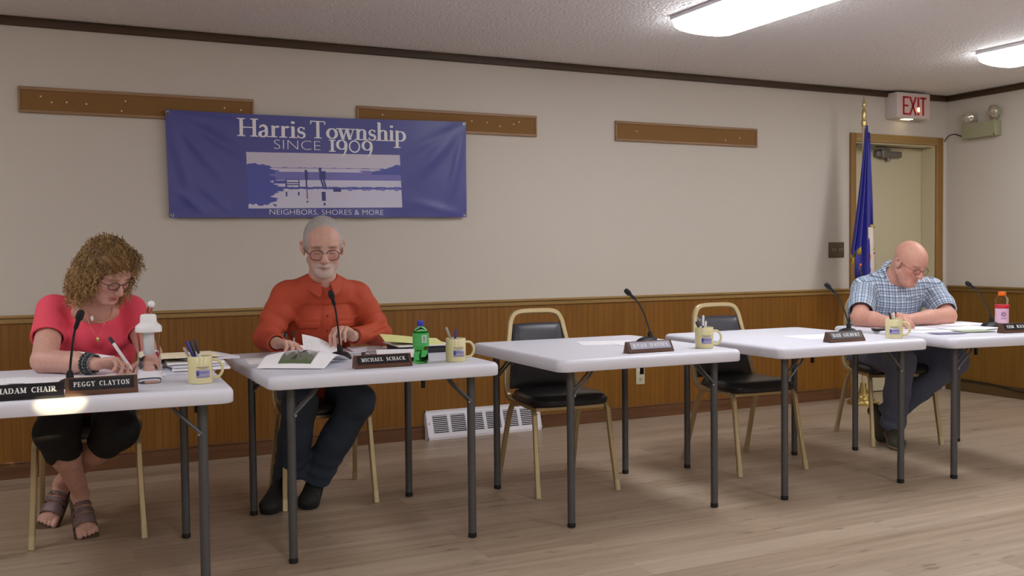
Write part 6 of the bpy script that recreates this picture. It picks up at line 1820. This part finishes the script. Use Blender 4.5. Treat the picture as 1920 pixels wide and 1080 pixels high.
    for k, z_ in enumerate((.955, .885, .815)):
        MB().sph(Vector((-5.645, -1.318 + .012 * abs(z_ - .87) * 10 - .004, z_)) - Vector(rt), (.0045, .0025, .0045), 10, 6).build('button', 'orange_dark', root)
    # jeans
    M['jeans_m'] = denim('dark_jeans', (54, 66, 84))
    G = Field((-6.02, -1.66, .05), (-5.36, -.86, .70), 0.0045)
    G.cap(hip + (-.05, 0, -.01), hip + (.05, 0, -.01), .135, .135, .04)
    for hp, kn, an in ((hip + (-.09, -.02, -.02), kR, aR), (hip + (.09, -.02, -.02), kL, aL)):
        G.cap(hp, kn, .092, .074, .03); ax = unit(an - kn)
        G.cap(kn, kn * .5 + an * .5, .077, .074, .03); G.cap(kn * .5 + an * .5, an + ax * .03, .073, .078, .03)
        z_ = unit(np.cross(ax, (1, 0, 0))); Rm = np.stack([ax, z_, np.cross(ax, z_)])
        G.rbox(an + ax * .110, (.075, .17, .17), Rm, .002, .002, 's'); G.cap(an - ax * .05, an + ax * .07, .062, .070, .003, 's')
        G.wrinkle(kn, .13, unit((.2, 0, 1)), .006, 62, .5); G.wrinkle(an - ax * .06, .13, ax + .3 * z_, .006, 70, 1.0); G.wrinkle(kn * .5 + an * .5, .12, ax - .3 * z_, .004, 60, 1.0)
    put('jeans', G, 'jeans_m', root, 1)
    M['shoe_black'] = mat('black_shoe_suede', rgb(30, 28, 28), .75, bump=(300, .3, .001)); M['sole_black'] = mat('black_sole', rgb(16, 16, 17), .8)
    shoe(root, (-5.825, -1.170, .045), (-5.955, -1.395, .000), (-.1, -.1, 1), 'shoe_black', 'sole_black')
    shoe(root, (-5.672, -1.165, .045), (-5.775, -1.395, .002), (0, -.1, 1), 'shoe_black', 'sole_black')
man_orange()
pen((-5.880, -1.625, .762), (-5.850, -1.525, .838), 'pen_grey', 'frame_dark', 'dark pen in the right hand of the man in the orange shirt', None, .4, .0042)
sheet('paper_sheet', 'curled white page lifted under the left fingertips of the orange shirt man', 'paper', [(-5.83, -1.615, .0), (-5.64, -1.60, .0), (-5.63, -1.50, .002), (-5.80, -1.455, .085)], TZ + .004, tp, lambda u, v: 0.015 * math.sin(PI * u) * v)
sheet('paper_sheet', 'white page pinched in the right hand of the orange shirt man', 'paper', [(-5.90, -1.66, .006), (-5.76, -1.62, .004), (-5.72, -1.50, .012), (-5.865, -1.545, .048)], TZ + .006, 'paper', lambda u, v: 0.004 * math.sin(PI * u))
sheet('paper_sheet', 'thin grey page below the left hand of the orange shirt man', 'paper', rectc(-5.64, -1.52, .17, .13, .05), TZ + .002, 'paper_grey')

# ------------------------------------------------------------------ man in plaid
def plaid_mat():
    m = mat('plaid_cotton', rgb(214, 220, 230), .8, bump=(600, .15, .0006)); q = NT(m)
    at = q.n('Attribute'); at.attribute_name = 'cloth_uv'; sp_ = q.n('SeparateXYZ'); q.l(at.outputs['Vector'], sp_.inputs[0])
    col = rgb(206, 214, 228)
    def lines(ax, per, w_, off=0.0):
        f = q.math('FRACT', q.math('ADD', q.math('DIVIDE', sp_.outputs[ax], per), off + 50)); return q.math('LESS_THAN', f, w_)
    for ax in (0, 1):
        col = q.mix(q.math('MULTIPLY', lines(ax, .034, .38, .0), .45), col, rgb(140, 172, 200))
    for ax in (0, 1):
        col = q.mix(q.math('MULTIPLY', lines(ax, .017, .20, .1), .80), col, rgb(72, 84, 116))
        col = q.mix(q.math('MULTIPLY', lines(ax, .034, .09, .62), .6), col, rgb(48, 52, 76))
    q.l(col, q.b.inputs['Base Color']); return m
M['plaid'] = plaid_mat()
def man_plaid():
    root = person_root('bald man with glasses in a blue and white plaid short sleeved shirt and jeans, reading', (-2.13, -1.377, 0))
    H = HeadFrame((-2.183, -1.600, 1.088), 2, 30, -4, 1.05)
    bx = unit((.94, -.35, 0)); bf = unit((-.35, -.94, 0))      # his left, his front
    hip = np.array([-2.12, -1.30, .53]); chest = hip + bf * .13 + np.array([0, 0, .32]); neck = np.array([-2.170, -1.480, 1.000])
    shR, shL = np.array([-2.335, -1.385, .925]), np.array([-1.915, -1.530, .915])
    elR, wrR = np.array([-2.560, -1.580, .775]), np.array([-2.555, -1.775, .764])
    elL, wrL = np.array([-1.985, -1.700, .770]), np.array([-2.345, -1.750, .768])
    kR, kL = np.array([-2.395, -1.73, .52]), np.array([-1.950, -1.72, .50])
    aR, aL = np.array([-2.275, -1.56, .130]), np.array([-2.150, -1.40, .150])
    F = Field((-2.68, -1.98, -0.005), (-1.80, -1.12, 1.25), 0.0034)
    build_head(F, H, True, 1.10, 1.12)
    F.ell(H.w((0, -.055, -.040)), np.array((.058, .042, .050)) * 1.05, H.R, .03)
    F.ell(H.w((0, .035, -.100)), np.array((.045, .045, .028)) * 1.05, H.R, .03)
    F.cap(H.w((0, -.025, -.05)), neck, .058, .064, .02)
    F.cap(neck, chest, .062, .07, .03); F.cap(shR, shL, .04, .04, .03); F.cap(chest, hip, .07, .08, .03)
    F.cap(shR, elR, .052, .050, .02); F.cap(elR, elR * .5 + wrR * .5, .051, .044, .02); F.cap(elR * .5 + wrR * .5, wrR, .044, .031, .02)
    F.cap(shL, elL, .052, .050, .02); F.cap(elL, elL * .5 + wrL * .5, .051, .045, .02); F.cap(elL * .5 + wrL * .5, wrL, .045, .031, .02)
    # hands meet loosely over the papers
    build_hand(F, wrR + (0, -.004, .004), unit((.12, -.98, .03)), unit((-.35, -.05, .95)), unit((.95, .1, .2)), .190,
               ((.55, .8, .5), (.6, .9, .5), (.65, 1.0, .6), (.7, 1.0, .6)), .03, (.5, .6))
    build_hand(F, wrL + (-.004, 0, .006), unit((-.93, -.10, .16)), unit((.15, -.35, .92)), unit((-.2, .95, .2)), .190,
               ((.40, .7, .5), (.5, .8, .5), (.6, .9, .6), (.7, 1.0, .6)), .03, (.5, .6))
    for hp, kn, an in ((hip - bx * .09, kR, aR), (hip + bx * .09, kL, aL)):
        F.cap(hp, kn, .08, .052, .03); F.cap(kn, an, .05, .034, .03)
    def stub(L, blend):
        x, y, z = L[:, 0], L[:, 1], L[:, 2]
        blend(.28 * (z < .035) * (y < .01) * (z > -.06), rgb(170, 150, 140))
    cf = skin_colour(H, rgb(204, 150, 132), rgb(182, 118, 108), rgb(204, 128, 116), stub, brow=rgb(168, 128, 112))
    put('body', F, 'skin', root, 1, cf)
    glasses(root, H, (.0235, .0150), .0014, 'frame_wine', .098, -.004)
    # ring
    rg2 = MB(); 
    # shirt, with a cloth coordinate for the woven plaid
    G = Field((-2.70, -1.84, .46), (-1.78, -1.10, 1.06), 0.0044)
    hz = hip + np.array([0, 0, .02])
    G.cap(hz, hz + np.array([0, 0, .08]), .17, .17, .03)
    G.ell(hip + bf * .045 + bx * .02 + np.array([0, 0, .17]), (.205, .165, .155), np.stack([bx, bf, (0, 0, 1)]), .06)
    G.ell(hip + bf * .115 + bx * .015 + np.array([0, 0, .32]), (.200, .140, .140), np.stack([bx, bf, (0, 0, 1)]), .06)
    G.cap(shR + bx * .02, shL - bx * .02, .066, .066, .05); G.ell(neck + np.array([.01, .045, -.035]), (.13, .085, .068), np.stack([bx, bf, (0, 0, 1)]), .05); G.cap(neck + np.array([0, .06, -.01]), shR + np.array([.03, .03, .02]), .066, .055, .04); G.cap(neck + np.array([0, .06, -.01]), shL + np.array([-.03, .03, .02]), .066, .055, .04)
    Rc = np.stack([bx, bf, (0, 0, 1)]); cc = hip + bf * .2
    G.emboss(cc + np.array([0, 0, .28]) - bx * .012, (.016, .14, .24), Rc, .003, .0015)
    G.emboss(cc + np.array([0, 0, .30]) + bx * .095, (.052, .12, .055), Rc, .003, .0015)
    G.emboss(cc + np.array([0, 0, .345]) + bx * .095, (.052, .12, .006), Rc, .006, .001)
    cuffs = []
    for sh, el in ((shR, elR), (shL, elL)):
        ax = unit(el - sh); e0 = sh * .22 + el * .78; G.cap(sh, sh * .45 + el * .55, .074, .078, .04); G.cap(sh * .45 + el * .55, e0, .076, .074, .02)
        z_ = unit(np.cross(ax, (0, 0, 1))); Rm = np.stack([ax, z_, np.cross(ax, z_)])
        G.rbox(e0 + ax * .072, (.060, .13, .13), Rm, .002, .001, 's'); G.cap(e0 - ax * .05, e0 + ax * .04, .060, .067, .002, 's')
        cuffs.append((sh, el, ax))
    G.cap(neck, neck + unit(H.w((0, -.03, -.05)) - neck) * .12, .072, .08, .006, 's')
    for c, rr, d, a_, fq, ph in [(shR * .6 + elR * .4, .11, (.7, .2, .6), .005, 70, 0), (shL * .6 + elL * .4, .11, (-.7, .2, .6), .005, 70, .8), (hip + bf * .18 + np.array([0, 0, .24]), .14, (.3, 0, 1), .005, 62, .4),
                                 (shR + np.array([.09, -.06, -.03]), .09, (.8, .1, -.5), .004, 85, .3), (shL + np.array([-.09, -.05, -.03]), .09, (-.8, .1, -.5), .004, 85, .9)]:
        G.wrinkle(c, rr, unit(d), a_, fq, ph)
    def uvw(V):
        r0 = V - hip; U = np.stack([r0 @ bx, V[:, 2] * 1.0 + (r0 @ bf) * .35, np.zeros(len(V))], 1)
        for sh, el, ax in cuffs:
            r_ = V - sh; t = r_ @ ax; dd = r_ - t[:, None] * ax; dist = np.linalg.norm(dd, axis=1)
            z_ = unit(np.cross(ax, (0, 0, 1))); y_ = np.cross(ax, z_)
            an = np.arctan2(dd @ y_, dd @ z_)
            m = (dist < .098) & (t > .035)
            U[m, 0] = an[m] * .075; U[m, 1] = t[m]
        return U
    put('shirt', G, 'plaid', root, 1, None, uvw)
    co = collar(root, H.w((0, -.02, -.05)), neck + np.array([0, -.006, .022]), (-.1, -1, -.3), (1, 0, 0), 'plaid', .074, .034, .30, .034)
    me = co.data; at = me.attributes.new('cloth_uv', 'FLOAT_VECTOR', 'POINT')
    at.data.foreach_set('vector', np.array([[v.co.x * 1.0, v.co.z + v.co.y * .4, 0] for v in me.vertices], np.float32).ravel())
    # wedding band on the right hand
    rt = Vector(root.location)
    wb_ = MB().tube([Vector((-2.545, -1.885, .772)) - rt + Vector((0.012 * math.cos(a), 0.0045 * math.cos(a), 0.012 * math.sin(a))) for a in np.linspace(0, 2 * PI, 20)], .0022, 6, caps=False).build('ring', 'gold_chain', root)
    M['jeans_g'] = denim('blue_jeans', (92, 100, 122))
    G = Field((-2.60, -1.86, .05), (-1.76, -1.10, .72), 0.0045)
    G.cap(hip - bx * .05, hip + bx * .05, .145, .145, .04)
    for hp, kn, an in ((hip - bx * .09, kR, aR), (hip + bx * .09, kL, aL)):
        G.cap(hp, kn, .098, .080, .03); ax = unit(an - kn)
        G.cap(kn, kn * .5 + an * .5, .079, .072, .03); G.cap(kn * .5 + an * .5, an, .070, .074, .03)
        z_ = unit(np.cross(ax, (1, 0, 0))); Rm = np.stack([ax, z_, np.cross(ax, z_)])
        G.rbox(an + ax * .085, (.075, .13, .13), Rm, .002, .002, 's'); G.cap(an - ax * .05, an + ax * .04, .058, .066, .003, 's')
        G.wrinkle(kn, .13, unit((.2, 0, 1)), .006, 62, .5); G.wrinkle(an - ax * .06, .13, ax + .3 * z_, .006, 70, 1.0); G.wrinkle(kn * .6 + hp * .4, .12, bx + .4 * bf, .005, 60, 1.0)
    put('jeans', G, 'jeans_g', root, 1)
    M['shoe_olive'] = mat('olive_shoe', rgb(66, 66, 48), .75, bump=(300, .3, .001)); M['sole_tan'] = mat('tan_sole', rgb(120, 104, 84), .8)
    shoe(root, (-2.235, -1.50, .050), (-2.385, -1.700, .004), (0, -.1, 1), 'shoe_olive', 'sole_tan')
    shoe(root, (-2.120, -1.345, .14), (-2.245, -1.480, .000), (-.75, .1, .45), 'shoe_olive', 'sole_tan')
man_plaid()
